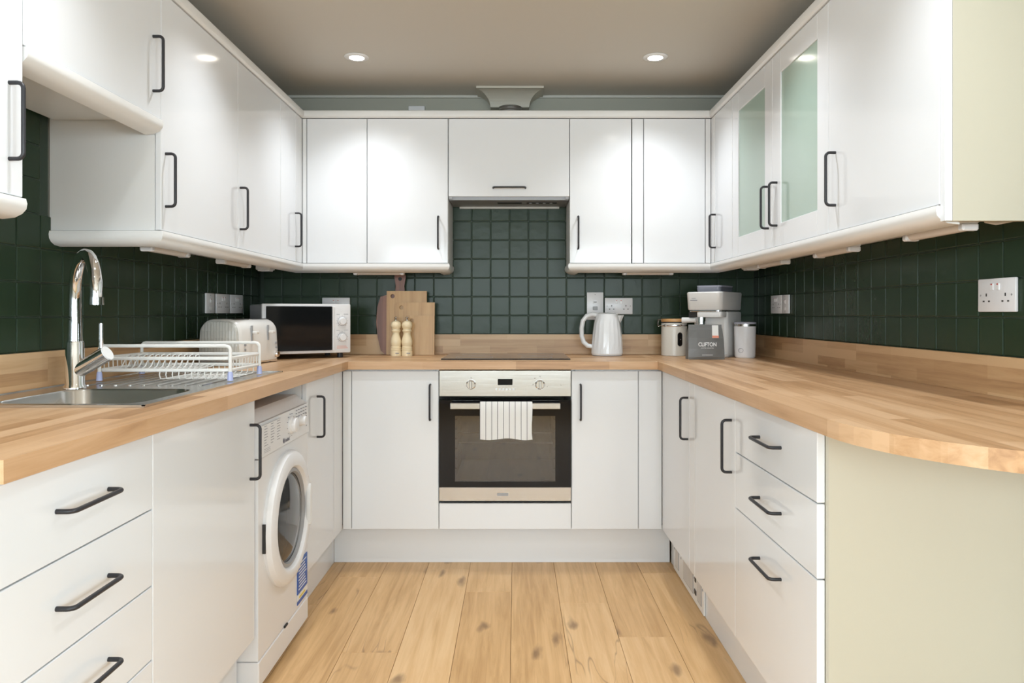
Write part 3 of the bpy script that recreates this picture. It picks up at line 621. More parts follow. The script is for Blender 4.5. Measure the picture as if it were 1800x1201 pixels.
# ------------------------------------------------------------------ sockets
def socket(name, label, loc, rz, w_, h_, kind, group='white wall sockets and switches'):
    t = thing(name, label, 'socket', loc, rz, group)
    pl = box(-w_ / 2, w_ / 2, -.009, 0, -h_ / 2, h_ / 2, bev=.003, seg=2).build('plate', 'socket', t, local=True, smooth=True)
    def rock(x, z): box(x - .006, x + .006, -.0125, -.0085, z - .009, z + .009, bev=.001).build('rocker', 'plastic', t, local=True); box(x - .003, x + .003, -.0132, -.0124, z + .005, z + .008).build('marker', 'red', t, local=True)
    def pins(x, z):
        m = MB().box(x - .0022, x + .0022, -.0095, -.0085, z + .005, z + .013)
        for s_ in (-1, 1): m.box(x + s_ * .011 - .0035, x + s_ * .011 + .0035, -.0095, -.0085, z - .010, z - .006)
        m.build('pin_holes', 'dark', t, local=True)
    def screw(x, z): MB().cyl((x, -.0095, z), (x, -.0088, z), .0028, n=10).build('screw', 'plasticgrey', t, local=True)
    if kind == 'double': rock(-.012, .022); rock(.012, .022); pins(-.038, -.008); pins(.038, -.008); screw(-.062, 0); screw(.062, 0)
    elif kind == 'single': rock(0, .022); pins(0, -.008); screw(-.034, 0); screw(.034, 0)
    elif kind == 'spur': rock(0, .012); box(-.011, .011, -.0105, -.0085, -.028, -.014, bev=.001).build('fuse_holder', 'plastic', t, local=True); screw(0, .036); screw(0, -.036)
    elif kind == 'tall': box(-.012, .012, -.0105, -.0085, .012, .034, bev=.001).build('neon_window', 'plastic', t, local=True); box(-.008, .008, -.0112, -.0104, .019, .023).build('marker', 'dark', t, local=True); box(-.013, .013, -.0125, -.0085, -.022, -.002, bev=.002).build('rocker', 'plasticgrey', t, local=True); screw(0, .06); screw(0, -.06)
    return t
def lw(d, z, off=.0095):                               # point on the left tile face
    return (XL + math.sin(-SK) * (d - YB) + .0005, d, z)
socket('fused_spur', 'white fused spur switch on the left wall, nearest of three plates', lw(3.27, 1.20), R(90) + SK, .086, .09, 'spur')
socket('double_socket', 'white double socket on the left wall, middle of three plates', lw(3.405, 1.20), R(90) + SK, .146, .09, 'double')
socket('double_socket', 'white double socket on the left wall, closest to the corner', lw(3.563, 1.20), R(90) + SK, .146, .09, 'double')
socket('double_socket', 'white double socket on the back wall behind the microwave', (-.96, YB - .0005, 1.195), 0, .147, .088, 'double')
socket('cooker_switch', 'tall white cooker switch plate on the back wall above the kettle', (.422, YB - .0005, 1.194), 0, .088, .147, 'tall')
socket('double_socket', 'white double socket on the back wall right of the cooker switch', (.548, YB - .0005, 1.194), 0, .148, .087, 'double')
socket('double_socket', 'white double socket on the right wall beside the coffee machine', (XR - .0005, 3.545, 1.198), R(-90), .146, .088, 'double')
socket('fused_spur', 'narrow white fused spur plate on the right wall next to a double socket', (XR - .0005, 3.425, 1.198), R(-90), .086, .088, 'spur')
socket('double_socket', 'large near white double socket on the right wall', (XR - .0005, 1.921, 1.203), R(-90), .15, .089, 'double')

# ------------------------------------------------------------------ under-cabinet lights
def ucl(label, loc, rz, L):
    t = thing('strip_light', label, 'strip light', loc, rz, 'under-cupboard strip lights')
    box(-L / 2, L / 2, -.02, .02, .012, .0465, bev=.002).build('housing', 'white', t, local=True)
    MB().prism([(.017 * math.cos(R(a)), .0125 - .0185 * math.sin(R(a))) for a in range(0, 181, 20)], -L / 2 + .02, L / 2 - .02, 'x').build('diffuser', 'diffuser', t, local=True, smooth=True)
    for s_ in (-1, 1): box(s_ * (L / 2 - .01) - .011, s_ * (L / 2 - .01) + .011, -.02, .02, -.006, .0125, bev=.004).build('end_cap', 'plastic', t, local=True)
zc = 1.357
ucl('under-cupboard strip light on the left, nearest the tap', (-1.165, 2.437, zc), R(90), .275)
ucl('under-cupboard strip light on the left, above the toaster', (-1.165, 3.022, zc), R(90), .286)
ucl('slim strip light under the left back wall cupboard', (-.70, 3.74, zc), 0, .257)
ucl('slim strip light under the right back wall cupboard', (.674, 3.74, zc), 0, .257)
ucl('under-cupboard strip light on the right, largest and nearest', (1.075, 1.863, zc), R(90), .272)
ucl('under-cupboard strip light on the right, middle one', (1.075, 2.46, zc), R(90), .283)
ucl('under-cupboard strip light on the right, farthest one', (1.075, 3.06, zc), R(90), .30)
for lb, p in (('small white junction box under the left corner wall cupboard', (-1.20, 3.50)), ('small white junction box under the right corner wall cupboard', (1.10, 3.42))):
    t = thing('junction_box', lb, 'junction box', (p[0], p[1], 1.356)); box(p[0] - .035, p[0] + .035, p[1] - .035, p[1] + .035, 1.362, 1.4035, bev=.003).build('lid', 'white', t); box(p[0] - .028, p[0] + .028, p[1] - .028, p[1] + .028, 1.356, 1.3625, bev=.002).build('base', 'plastic', t)
single(MB().tube([(1.10, 1.72, 1.395), (1.12, 1.74, 1.375), (1.15, 1.75, 1.372), (1.18, 1.74, 1.378), (1.20, 1.70, 1.40)], .006, 8), 'light_cable', 'diffuser', 'loose pale cable sagging below the near right wall cupboard', 'cable', None, True)

# ------------------------------------------------------------------ oven and towel
ov = thing('built_in_oven', 'stainless built-in oven with black glass door under the hob', 'oven', (-.05, 3.55, .297))
oz = lambda y: CZ - (y - 551) / 387.0
ox = lambda x: (x - 907) / 387.0
xa, xb = -.348, .2495
box(xa, xb, BB - .004, BB + .018, oz(697), .896, bev=.0015).build('control_panel', 'steel', ov)
cp = ov.children[0]
dr = MB()
wx0, wx1, wz0, wz1 = ox(800), ox(976), oz(846), oz(731)
dr.box(xa, wx0, BB - .008, BB + .014, oz(856), oz(703)).box(wx1, xb, BB - .008, BB + .014, oz(856), oz(703)).box(wx0, wx1, BB - .008, BB + .014, oz(856), wz0).box(wx0, wx1, BB - .008, BB + .014, wz1, oz(703))
dd = dr.build('door', 'blackglass', ov)
box(wx0, wx1, BB - .0078, BB - .003, wz0, wz1).build('window', 'ovenglass', dd)
box(xa, xb, BB - .009, BB + .012, oz(880), oz(856) - .0005, bev=.001).build('lower_strip', 'steel', ov)
box(-.085, -.035, BB - .0098, BB - .0088, oz(871), oz(866)).build('badge', 'plasticgrey', ov)
cv = MB().box(wx0 - .02, wx0 - .005, BB + .015, 3.85, wz0 - .02, wz1 + .02).box(wx1 + .005, wx1 + .02, BB + .015, 3.85, wz0 - .02, wz1 + .02).box(wx0 - .005, wx1 + .005, BB + .015, 3.85, wz0 - .02, wz0 - .005).box(wx0 - .005, wx1 + .005, BB + .015, 3.85, wz1 + .005, wz1 + .02).box(wx0 - .005, wx1 + .005, 3.83, 3.85, wz0 - .005, wz1 + .005)
cv.build('cavity', 'cavity', ov)
for z in (oz(764), oz(782)):
    sh = MB().cyl((wx0 + .008, BB + .05, z), (wx1 - .008, BB + .05, z), .0035, n=8)
    for i in range(15): x = wx0 + .02 + i * .03; sh.cyl((x, BB + .05, z), (x, 3.8, z), .0018, n=6)
    sh.build('wire_shelf', 'chrome', ov, smooth=True)
rl = MB()
for k in range(6):
    z = wz1 - .02 - k * .045
    for x0_, x1_ in ((wx0 - .004, wx0 + .006), (wx1 - .006, wx1 + .004)): rl.box(x0_, x1_, BB + .03, 3.8, z - .002, z + .002)
rl.build('side_rails', 'chrome', ov)
hz = (oz(706) + oz(717)) / 2; hy = BB - .05
box(ox(793), ox(984), hy - .007, hy + .007, hz - .014, hz + .014, bev=.003).build('door_handle', 'steel', dd)
for x in (ox(806), ox(971)): box(x - .009, x + .009, hy + .007, BB - .008, hz - .009, hz + .009).build('handle_bracket', 'black', dd)
for x in (ox(828), ox(949)):
    k = MB().lathe([(.022, .004), (.022, .007), (.018, .009), (.017, .016)], (x, BB - .004, oz(676)), 24, 'y').build('knob', 'chrome', ov, smooth=True)
    box(x - .0055, x + .0055, BB - .037, BB - .018, oz(676) - .019, oz(676) + .019, bev=.002).build('grip', 'steel', k)
box(ox(875), ox(901), BB - .0055, BB - .0038, oz(677), oz(666)).build('display', 'blackglass', ov)
for i in range(6): MB().cyl((ox(872.5 + i * 6.1), BB - .0085, oz(684.5)), (ox(872.5 + i * 6.1), BB - .0038, oz(684.5)), .0046, n=12).build('button', 'plastic', ov)
for x, y in ((940, 665), (949, 662), (937, 676), (962, 680), (828, 664), (986, 677)): box(ox(x) - .002, ox(x) + .002, BB - .0046, BB - .0039, oz(y) - .001, oz(y) + .001).build('print_mark', 'dark', ov)
tw = MB(); tx0, tx1 = ox(843) + .004, ox(936) - .003; n = 24; loops = []
prof = [(hy + .0135, hz - .07), (hy + .0135, hz - .02), (hy + .0135, hz + .010), (hy + .009, hz + .0185), (hy, hz + .020), (hy - .009, hz + .0185), (hy - .0135, hz + .010), (hy - .0145, hz - .03), (hy - .0165, hz - .08), (hy - .0155, hz - .120), (hy - .0165, hz - .142), (hy - .0165, hz - .146)]
vs = []; fs = []; rows = len(prof)
for j in range(2):
    for r_, (py, pz) in enumerate(prof):
        for i in range(n + 1):
            u_ = i / n; wv = .0018 * math.sin(u_ * 14 + r_ * .5) * min(1, max(0, (hz - pz) * 14)); sg = 1 if r_ < 4 else -1
            vs.append((tx0 + (tx1 - tx0) * u_ + .002 * math.sin(r_ * 1.3) * (1 if i == n else 0), py + (wv if sg < 0 else 0) + (sg * -.0022 if j else 0), pz - (.004 * math.sin(u_ * 9) if r_ >= rows - 2 else 0)))
off = rows * (n + 1)
for r_ in range(rows - 1):
    for i in range(n):
        a = r_ * (n + 1) + i; fs.append((a, a + 1, a + n + 2, a + n + 1)); fs.append((off + a, off + a + n + 1, off + a + n + 2, off + a + 1))
for i in range(n): fs.append((i, off + i, off + i + 1, i + 1)); a = (rows - 1) * (n + 1) + i; fs.append((a, a + 1, off + a + 1, off + a))
for r_ in range(rows - 1): a = r_ * (n + 1); fs.append((a, a + n + 1, off + a + n + 1, off + a)); a += n; fs.append((a, off + a, off + a + n + 1, a + n + 1))
tw.add(vs, fs); single(tw, 'tea_towel', 'towel', 'white tea towel with dark stripes hanging on the oven handle', 'towel', None, True)
hb = thing('hob', 'black glass hob set in the worktop above the oven', 'hob', (-.048, 3.63, ZT))
box(-.350, .254, 3.405, 3.875, ZT + .0005, ZT + .006, bev=.0015).build('glass_top', 'hob', hb)
for x, y, r_ in ((-.2, 3.52, .09), (.1, 3.52, .075), (-.2, 3.75, .075), (.1, 3.75, .09)):
    MB().loft([[(x + rr_ * math.cos(2 * PI * i / 40), y + rr_ * math.sin(2 * PI * i / 40), z) for i in range(40)] for rr_, z in ((r_ - .002, ZT + .0058), (r_ - .002, ZT + .0063), (r_, ZT + .0063), (r_, ZT + .0058))], False, False).build('zone_ring', 'plasticgrey', hb)

# ------------------------------------------------------------------ washing machine (local: front faces -y)
wm = thing('washing_machine', 'white front-loading washing machine between the left base cupboards', 'washing machine', (-.775, 2.476, .004), R(90))
W2 = .262
MB().box(-W2, W2, .006, .53, .095, .705).box(-W2, W2, .05, .53, .705, .82).build('body', 'plastic', wm, local=True)
box(-W2, W2, .004, .52, .012, .092, bev=.003).build('kick_panel', 'plastic', wm, local=True)
MB().prism([(.012, .817), (.05, .848), (.53, .848), (.53, .8205), (.05, .8205), (.012, .8165)], -W2, W2, 'x').build('top', 'plastic', wm, local=True)
cpn = MB().prism([(.0, .709), (.004, .8155), (.049, .8155), (.049, .709)], -W2, W2, 'x').build('control_panel', 'plastic', wm, local=True)
box(-W2 + .006, -.075, -.0035, .001, .716, .808, bev=.001).build('detergent_drawer', 'plastic', cpn, local=True)
for x, r_ in ((.045, .030), (.150, .020)):
    MB().lathe([(r_, .0), (r_, .006), (r_ * .86, .010), (r_ * .82, .022), (r_ * .7, .024)], (x, .002, .766), 28, 'y').build('knob', 'plastic', wm, local=True, smooth=True)
random.seed(3)
mk = MB()
for cx_ in (-.235, -.175, -.115):
    for k in range(8): mk.box(cx_, cx_ + random.uniform(.018, .036), -.0040, -.0030, .802 - k * .0085, .8035 - k * .0085)
for cx_ in range(5):
    for k in range(3): mk.box(.105 + cx_ * .028, .105 + cx_ * .028 + random.uniform(.008, .018), -.0002, .003, .806 - k * .011, .8072 - k * .011)
for k in range(12): a = R(30 * k + 10); mk.box(.045 + .039 * math.cos(a) - .002, .045 + .039 * math.cos(a) + .002, -.0002, .003, .766 + .039 * math.sin(a) - .0008, .766 + .039 * math.sin(a) + .0008)
for k in range(6): mk.box(.225, .231, -.0002, .003, .735 + k * .009, .7385 + k * .009)
for k in range(3): mk.box(-.235, -.18, -.0040, -.003, .722 + k * .005, .7228 + k * .005)
mk.build('printed_marks', 'ink', cpn, local=True)
text('indesit', .017, 'ink', cpn, (-.022, -.0012, .724), (R(90), 0, 0), bold=True, align='LEFT')
MB().loft([[(-.035 + r_ * math.cos(2 * PI * i / 20), y, .725 + r_ * math.sin(2 * PI * i / 20)) for i in range(20)] for r_, y in ((.008, .001), (.008, -.001), (.0062, -.001), (.0062, .001))], False, False).build('logo_ring', 'ink', cpn, local=True)
box(-.0362, -.0338, -.001, .001, .7205, .728).build('logo_mark', 'ink', cpn, local=True)
dc = (0, .006, .462)
dg_ = MB().lathe([(.222, 0), (.224, .010), (.216, .024), (.19, .034), (.172, .030), (.163, .018), (.160, .004), (.160, 0)], dc, 48, 'y').build('door_ring', 'plastic', wm, local=True, smooth=True)
MB().lathe([(.161, .003), (.15, .010), (.12, .020), (.06, .027), (.005, .029)], dc, 40, 'y').build('door_glass', 'drumglass', dg_, local=True, smooth=True)
MB().lathe([(.1605, .004), (.163, .020), (.152, .022), (.147, .012)], dc, 40, 'y', ring=True).build('glass_rim', 'plasticgrey', dg_, local=True, smooth=True)
MB().prism([(.168 + .012 * math.cos(R(a)), .462 + .075 * math.sin(R(a))) for a in range(0, 360, 20)], -.034, -.02, 'y').build('door_grip', 'white', dg_, local=True, smooth=True)
box(-.2265, -.2225, -.004, .007, .41, .50).build('hinge', 'dark', dg_, local=True)
st = box(.130, .252, .0035, .0058, .145, .262).build('sticker', 'blue', wm, local=True); box(.130, .252, .0035, .0058, .118, .143).build('sticker_base', 'white', st, local=True); box(.130, .252, .0033, .0057, .108, .122).build('sticker_base', 'blue', st, local=True)
mk = MB()
for k in range(9): mk.box(.142 + .004 * (k % 3), .235 - .006 * (k % 4), .0025, .0037, .158 + k * .011, .1615 + k * .011)
mk.build('printed_lines', 'whiteink', st, local=True); box(.15, .22, .0024, .0036, .127, .134).build('printed_line', 'yellow', st, local=True)
box(-.02, .012, .0, .006, .092, .099, bev=.001).build('filter_catch', 'dark', wm, local=True)

# ------------------------------------------------------------------ microwave (local: front faces -y)
mw = thing('microwave', 'white microwave oven with mirrored door set diagonally in the corner', 'microwave', (-.994, 3.488, ZT + .0005), R(31))
a0, a1, z0, z1 = -.211, .211, .024, .262
box(a0 + .002, a1 - .002, .022, .285, z0 + .004, z1 - .003, bev=.004).build('casing', 'plasticgrey', mw, local=True)
fr = box(a0, a1, 0, .022, z0, z1, bev=.006, seg=2).build('front_panel', 'plastic', mw, local=True, smooth=True)
dw = box(a0 + .018, .116, -.008, .001, z0 + .014, z1 - .012, bev=.002).build('door_glass', 'blackglass', mw, local=True)
box(.118, .128, -.011, .001, z0 + .012, z1 - .012, bev=.002).build('door_edge', 'plastic', mw, local=True)
for z in (.178, .100):
    k = MB().lathe([(.021, 0), (.021, .004), (.018, .006), (.017, .018), (.015, .020)], (.168, 0, z), 28, 'y').build('knob', 'plastic', mw, local=True, smooth=True)
    MB().loft([[(.168 + r_ * math.cos(2 * PI * i / 28), y, z + r_ * math.sin(2 * PI * i / 28)) for i in range(28)] for r_, y in ((.0225, .0005), (.0225, -.001), (.0208, -.001), (.0208, .0005))], False, False).build('dial_ring', 'ink', k, local=True)
    mk = MB()
    for i in range(11): a = R(-50 + i * 28); mk.box(.168 + .028 * math.cos(a) - .0012, .168 + .028 * math.cos(a) + .0012, -.0006, .0005, z + .028 * math.sin(a) - .0008, z + .028 * math.sin(a) + .0008)
    mk.box(.140, .156, -.0006, .0005, z + .033, z + .0345).box(.176, .198, -.0006, .0005, z + .034, z + .0355); mk.build('dial_marks', 'ink', mw, local=True)
mk = MB()
for k in range(3): mk.box(.142, .197 - .004 * k, -.0006, .0005, .046 + k * .005, .0475 + k * .005)
mk.build('warning_print', 'coral', mw, local=True)
for x in (-.17, .17):
    for y in (.04, .25): MB().cyl((x, y, 0), (x, y, z0 + .005), .014, n=12).build('foot', 'black', mw, local=True)

# ------------------------------------------------------------------ toaster (local: lever face -y, ribbed end at -x)
to = thing('toaster', 'ivory four-slice toaster with ribbed end panels behind the dish rack', 'toaster', (-1.098, 3.146, ZT + .0005), R(80))
Lh, D = .166, .196
def tprof(y0, y1, z0, z1, r): return [(y0 + .004, z0), (y1 - .004, z0), (y1, z0 + .03)] + [(y1 - .006 - r + r * math.cos(R(a)), z1 - r + r * math.sin(R(a))) for a in range(0, 91, 15)] + [(y0 + .006 + r + r * math.cos(R(a)), z1 - r + r * math.sin(R(a))) for a in range(90, 181, 15)] + [(y0, z0 + .03)]
def inset(pr, k): cy_ = D / 2; return [(cy_ + (y - cy_) * k, .1 + (z - .1) * k) for y, z in pr]
pr = tprof(0, D, .012, .192, .055)
MB().loft([[(x, y, z) for y, z in inset(pr, k)] for x, k in ((-Lh + .012, .93), (-Lh + .02, .985), (-Lh + .03, 1), (Lh - .03, 1), (Lh - .02, .985), (Lh - .006, .93))]).build('shell', 'toaster', to, local=True, smooth=True)
MB().loft([[(x, y, z) for y, z in inset(pr, k)] for x, k in ((-Lh + .0115, .92), (-Lh + .003, .90), (-Lh, .86))]).build('ribbed_end', 'ribbed', to, local=True, smooth=True)
box(-Lh + .015, Lh - .01, .008, D - .008, .004, .0125).build('base', 'chrome', to, local=True)
for x in (-.075, .075):
    for y in (.06, .135): box(x - .06, x + .06, y - .014, y + .014, .186, .1935).build('bread_slot', 'dark', to, local=True)
for x in (-.07, .065):
    box(x - .003, x + .003, -.0015, .006, .10, .165).build('lever_slot', 'plasticgrey', to, local=True); box(x - .002, x + .022, -.022, 0, .130, .142, bev=.003).build('lever', 'toaster', to, local=True)
for x in (-.125, .132):
    for z in (.045, .065, .085): MB().cyl((x, -.003, z), (x, .003, z), .005, n=10).build('button', 'plasticgrey', to, local=True)
MB().lathe([(.015, 0), (.015, .008), (.012, .014)], (.132, .002, .035), 18, 'y').build('browning_dial', 'chrome', to, local=True, smooth=True)
for x in (-.12, .12):
    for y in (.03, D - .03): MB().cyl((x, y, 0), (x, y, .006), .01, n=10).build('foot', 'black', to, local=True)

# ------------------------------------------------------------------ chopping boards and mills
def bx(px, d): return (px - 907) * d / F
def bz(py, d): return CZ - (py - 551) * d / F
def lean(mb, name, mat, label, loc, ang):
    o = mb.build(name, mat, off=(0, 0, 0)); o.location = loc; o.rotation_euler = (R(ang), 0, 0); return tag(o, label, 'chopping board', 'chopping boards by the hob')
def holed(x0, x1, h_, t, hx, hzz, hr):
    """board with a real round hole: rings of the outline around the hole, both faces"""
    ins = [(hx + hr * math.cos(2 * PI * i / 32), hzz + hr * math.sin(2 * PI * i / 32)) for i in range(32)]
    def ry(a):
        c, s_ = math.cos(a), math.sin(a); ts = []
        if c > 1e-6: ts.append((x1 - hx) / c)
        if c < -1e-6: ts.append((x0 - hx) / c)
        if s_ > 1e-6: ts.append((h_ - hzz) / s_)
        if s_ < -1e-6: ts.append((0 - hzz) / s_)
        q = min(ts); return (hx + c * q, hzz + s_ * q)
    outs = [ry(2 * PI * i / 32) for i in range(32)]
    for cxx, czz in ((x0, 0), (x0, h_), (x1, 0), (x1, h_)):
        ca = math.atan2(czz - hzz, cxx - hx); k = min(range(32), key=lambda i: abs(math.atan2(math.sin(2 * PI * i / 32 - ca), math.cos(2 * PI * i / 32 - ca)))); outs[k] = (cxx, czz)
    L = lambda pts, y: [(x, y, z) for x, z in pts]
    m = MB(); lo = [L(ins, 0), L(outs, 0), L(outs, t), L(ins, t), L(ins, 0)]
    return m.loft(lo, False, False)
yb = 3.874
def hxz(px, py, d): return bx(px, d), bz(py, d) - ZT
d0 = 3.85
# paddle board
hw = .125; body = [(hw * .62, 0), (hw * .8, .02), (hw * .93, .09), (hw, .17), (hw * .95, .25), (hw * .82, .305), (.05, .318), (.026, .33), (.022, .36), (.03, .405), (.028, .422)]
out_ = body + [(-x, z) for x, z in body[::-1]]
o = lean(MB().prism([(x, z) for x, z in out_], 0, .016, 'y'), 'paddle_board', 'walnut', 'dark striped wooden paddle board with handle, rearmost against the tiles', (bx(703, 3.86), 3.850, ZT + .001), -2.0)
MB().cyl((0, -.0005, .398), (0, .0165, .398), .010, n=18).build('hanging_hole', 'dark', o)
x0, _ = hxz(679.5, 0, 3.84); x1, _ = hxz(750, 0, 3.84); hx, hh = hxz(690, 521, 3.84)
lean(holed(0, x1 - x0, bz(512, 3.84) - ZT, .012, hx - x0, hh, .011), 'chopping_board', 'bamboo', 'tallest bamboo chopping board with a hole in its top corner', (x0, 3.829, ZT + .001), -2.6)
x0, _ = hxz(695, 0, 3.82); x1, _ = hxz(764, 0, 3.82); hx, hh = hxz(705.6, 541, 3.82)
lean(holed(0, x1 - x0, bz(532, 3.82) - ZT, .012, hx - x0, hh, .011), 'chopping_board', 'bamboo', 'middle-height bamboo chopping board leaning on the tallest one', (x0, 3.811, ZT + .001), -2.8)
x0, _ = hxz(714, 0, 3.80); x1, _ = hxz(763.5, 0, 3.80); hx, hh = hxz(724, 564, 3.80)
lean(holed(0, x1 - x0, bz(555, 3.80) - ZT, .012, hx - x0, hh, .010), 'chopping_board', 'bamboo', 'smallest bamboo chopping board at the front, behind the right mill', (x0, 3.793, ZT + .001), -3.0)
for px, lb in ((696, 'left pale wooden pepper mill in front of the boards'), (715.4, 'right pale wooden salt mill in front of the boards')):
    t = thing('pepper_mill', lb, 'mill', (bx(px, 3.74), 3.74, ZT + .0005), 0, 'pale wooden mills')
    MB().lathe([(.0275, 0), (.0275, .026), (.025, .028), (.0275, .031), (.0275, .035), (.025, .037), (.0265, .040), (.0265, .044), (.0235, .047), (.027, .062), (.0275, .074), (.024, .090), (.0185, .108), (.0185, .118), (.0235, .124), (.024, .130), (.021, .134)], (0, 0, 0), 28).build('body', 'mill', t, local=True, smooth=True)
    MB().lathe([(.021, .1345), (.0205, .138), (.026, .146), (.0275, .158), (.024, .170), (.014, .178), (.006, .180)], (0, 0, 0), 28).build('head', 'mill', t, local=True, smooth=True)
    MB().lathe([(.006, .179), (.006, .184), (.004, .186), (.0065, .190), (.0065, .197), (.003, .199)], (0, 0, 0), 14).build('finial', 'steel', t, local=True, smooth=True)
    box(.002, .020, -.0285, -.0255, .012, .0155).build('stamp', 'ink', t, local=True)

# ------------------------------------------------------------------ kettle, canister, coffee machine, bag, tumbler
k = thing('kettle', 'white facetted jug kettle below the cooker switch', 'kettle', (bx(1067, 3.76), 3.76, ZT + .0005))
fac = lambda i, h_: 1 + (.018 if i % 2 else -.008) * (1 if .03 < h_ < .19 else 0)
MB().lathe([(.078, .004), (.081, .012), (.080, .03), (.077, .07), (.072, .12), (.066, .165), (.060, .195), (.058, .205)], (0, 0, 0), 36, fac=fac).build('jug', 'kettle', k, local=True)
MB().lathe([(.076, 0), (.078, .002), (.077, .005)], (0, 0, 0), 32).build('power_base', 'plasticgrey', k, local=True)
MB().lathe([(.0575, .2045), (.056, .213), (.040, .219), (.006, .221)], (0, 0, 0), 32).build('lid', 'kettle', k, local=True, smooth=True)
MB().loft([[(.045, -.022, .165), (.045, .022, .165), (.062, .012, .165), (.068, 0, .165), (.062, -.012, .165)], [(.045, -.026, .207), (.045, .026, .207), (.074, .012, .207), (.088, 0, .208), (.074, -.012, .207)]]).build('spout', 'kettle', k, local=True)
hp = [(-.045, 0, .207), (-.075, 0, .212), (-.105, 0, .203), (-.124, 0, .178), (-.131, 0, .14), (-.130, 0, .10), (-.120, 0, .068), (-.100, 0, .050), (-.074, 0, .046)]
MB().tube(hp, [.011, .012, .012, .012, .0115, .0115, .012, .012, .011], 12).build('handle', 'kettle', k, local=True, smooth=True)
c = thing('storage_canister', 'putty-coloured coffee canister with wooden clip lid and oval window', 'canister', (bx(1185, 3.76), 3.76, ZT + .0005))
MB().lathe([(.063, 0), (.0655, .002), (.0655, .160), (.0645, .166), (.062, .168)], (0, 0, 0), 40).build('body', 'canister', c, local=True, smooth=True)
MB().lathe([(.0662, .150), (.0675, .152), (.0675, .158), (.0662, .160)], (0, 0, 0), 40).build('clamp_band', 'chrome', c, local=True, smooth=True)
MB().lathe([(.0655, .1685), (.0655, .173)], (0, 0, 0), 36).build('seal', 'dark', c, local=True)
MB().lathe([(.065, .1735), (.067, .176), (.067, .186), (.064, .189)], (0, 0, 0), 40).build('lid', 'lid', c, local=True, smooth=True)
wl = []
for i in range(24): a = 2 * PI * i / 24; wl.append((.011 * math.cos(a) + .004, .052 * math.sin(a) * (1 if abs(math.sin(a)) < .99 else 1)))
def curved(pts, r_, z_, cx_=.0): return [((r_) * math.sin(px_ / .0655 + cx_), -(r_) * math.cos(px_ / .0655 + cx_), z_ + pz) for px_, pz in pts]
st_ = [(.013 * math.cos(R(a)), .022 + .013 * math.sin(R(a))) for a in range(0, 181, 20)] + [(.013 * math.cos(R(a)), -.022 + .013 * math.sin(R(a))) for a in range(180, 361, 20)]
MB().loft([curved(st_, .064, .085, .25), curved(st_, .0664, .085, .25)]).build('window', 'blackglass', c, local=True)
MB().tube([(-.066, -.012, .155), (-.080, -.012, .150), (-.084, -.012, .165), (-.080, -.012, .183), (-.066, -.010, .186)], .0016, 6).tube([(-.066, .012, .155), (-.080, .012, .150), (-.084, .012, .165), (-.080, .012, .183), (-.066, .010, .186)], .0016, 6).cyl((-.082, -.012, .15), (-.082, .012, .15), .002, n=6).build('wire_clasp', 'chrome', c, local=True, smooth=True)
cm = thing('coffee_machine', 'white espresso coffee machine turned towards the room in the right corner', 'coffee machine', (.914, 3.566, ZT + .0005), R(-36.2))
def rbox(x0, x1, y0, y1, z0, z1, r_, k0=1, k1=1):
    cx_, cy_ = (x0 + x1) / 2, (y0 + y1) / 2; p = rrect(x0, x1, y0, y1, r_, 5)
    f = lambda k_, z: [(cx_ + (x - cx_) * k_, cy_ + (y - cy_) * k_, z) for x, y in p]
    e = .006
    return MB().loft([f(k0 * .97, z0), f(k0, z0 + e), f(k1, z1 - e), f(k1 * .97, z1)])
rbox(-.088, .088, .085, .30, .0, .224, .02).build('column', 'coffee', cm, local=True, smooth=True)
rbox(-.088, .088, .0, .30, .0, .016, .02).build('base', 'coffee', cm, local=True, smooth=True)
MB().box(-.07, .07, .01, .08, .016, .0185).build('drip_tray', 'steel', cm, local=True)
rbox(-.092, .092, -.004, .304, .2325, .322, .028, .965, 1.0).build('head', 'coffee', cm, local=True, smooth=True)
rbox(-.084, .084, .004, .296, .2242, .2325, .022).build('seam', 'chrome', cm, local=True)
rbox(-.062, .062, .06, .24, .3222, .348, .02, 1, 1.03).build('bean_hopper', 'smoke', cm, local=True, smooth=True)
rbox(-.062, .064, .06, .24, .3482, .353, .02, 1.03, 1.0).build('hopper_lid', 'clearlid', cm, local=True, smooth=True)
rbox(-.040, .088, .006, .086, .198, .224, .015).build('brew_head', 'coffee', cm, local=True, smooth=True)
box(-.084, -.041, .02, .084, .198, .2242).build('recess', 'dark', cm, local=True)
pf = MB().lathe([(.024, .148), (.028, .152), (.028, .197)], (-.030, .045, 0), 20).build('portafilter', 'chrome', cm, local=True, smooth=True)
MB().cyl((-.056, .04, .184), (-.122, .028, .182), .0125, .0145, n=16).build('portafilter_handle', 'coffee', pf, local=True, smooth=True)
mk = MB(); mk.box(-.058, -.038, -.0046, -.003, .2895, .2915).box(-.066, -.030, -.0046, -.003, .2785, .2815); mk.build('printed_marks', 'ink', cm, local=True)
bg_ = thing('coffee_bag', 'grey foil coffee bag with white CLIFTON lettering in front of the machine', 'coffee bag', (.893, 3.455, ZT + .0005), R(0))
def bl(wd, dp, z, sag=0): return [(x, y - (sag * (1 - (abs(x) / (wd / 2)) ** 2) if y < 0 else 0), z) for x, y in [(-wd / 2, -dp / 2), (-wd / 4, -dp / 2), (0, -dp / 2), (wd / 4, -dp / 2), (wd / 2, -dp / 2), (wd / 2 - .006, 0), (wd / 2, dp / 2), (wd / 4, dp / 2), (0, dp / 2), (-wd / 4, dp / 2), (-wd / 2, dp / 2), (-wd / 2 + .006, 0)]]
MB().loft([bl(.170, .056, 0), bl(.170, .058, .012, .004), bl(.168, .054, .05, .006), bl(.165, .040, .10, .004), bl(.160, .016, .140, .001), bl(.157, .005, .150), bl(.156, .004, .163)]).build('pouch', 'bag', bg_, local=True)
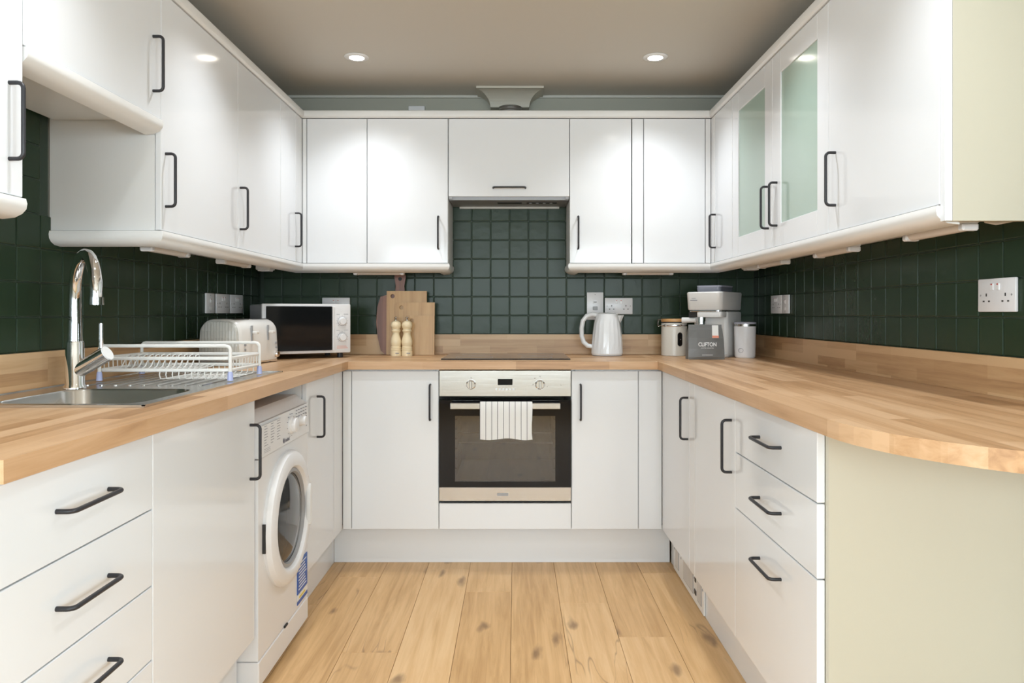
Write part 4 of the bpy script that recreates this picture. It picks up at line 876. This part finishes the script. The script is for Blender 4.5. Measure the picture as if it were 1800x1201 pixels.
def slope(z): return -(.028 - (.028 - .008) * max(0, (z - .05)) / .09) - .0065
text('CLIFTON', .0255, 'whiteink', bg_, (.003, -.0345, .070), (R(82), 0, 0), bold=True, sx=.82)
text('COFFEE ROASTERS', .0062, 'whiteink', bg_, (.003, -.0335, .0535), (R(86), 0, 0), sx=1.15)
box(-.022, .028, -.0352, -.0335, .0205, .0222).build('printed_line', 'whiteink', bg_, local=True)
lb = MB().add([(.030, -.0105, .160), (.060, -.0105, .160), (.058, -.0245, .100), (.028, -.0245, .100), (.030, -.0095, .160), (.060, -.0095, .160), (.058, -.0235, .100), (.028, -.0235, .100)], [(0, 1, 2, 3), (4, 7, 6, 5), (0, 4, 5, 1), (1, 5, 6, 2), (2, 6, 7, 3), (3, 7, 4, 0)]).build('paper_label', 'baglabel', bg_, local=True)
MB().add([(.0288, -.0243, .112), (.0588, -.0243, .112), (.0583, -.0262, .101), (.0283, -.0262, .101), (.0288, -.022, .112), (.0588, -.022, .112), (.0583, -.024, .101), (.0283, -.024, .101)], [(0, 1, 2, 3), (4, 7, 6, 5), (0, 4, 5, 1), (1, 5, 6, 2), (2, 6, 7, 3), (3, 7, 4, 0)]).build('label_band', 'coral', lb, local=True)
tm = thing('travel_tumbler', 'white travel tumbler with steel rim right of the coffee machine', 'tumbler', (bx(1309.5, 3.575), 3.575, ZT + .0005))
MB().lathe([(.044, 0), (.047, .003), (.049, .010), (.0515, .150), (.0515, .1535)], (0, 0, 0), 36).build('cup', 'tumbler', tm, local=True, smooth=True)
MB().lathe([(.0505, .1537), (.0505, .165)], (0, 0, 0), 36).build('steel_rim', 'steel', tm, local=True, smooth=True)
MB().lathe([(.052, .1652), (.053, .168), (.053, .172), (.048, .175), (.01, .176)], (0, 0, 0), 36).build('lid', 'clearlid', tm, local=True, smooth=True)
MB().loft([[(-.032 + r_ * math.cos(2 * PI * i / 20) * .9, y - .0378 - .006 * math.cos(2 * PI * i / 20), .037 + r_ * math.sin(2 * PI * i / 20)) for i in range(20)] for r_, y in ((.011, .002), (.011, -.001), (.0098, -.001), (.0098, .002))], False, False).build('logo_ring', 'ink', tm, local=True)
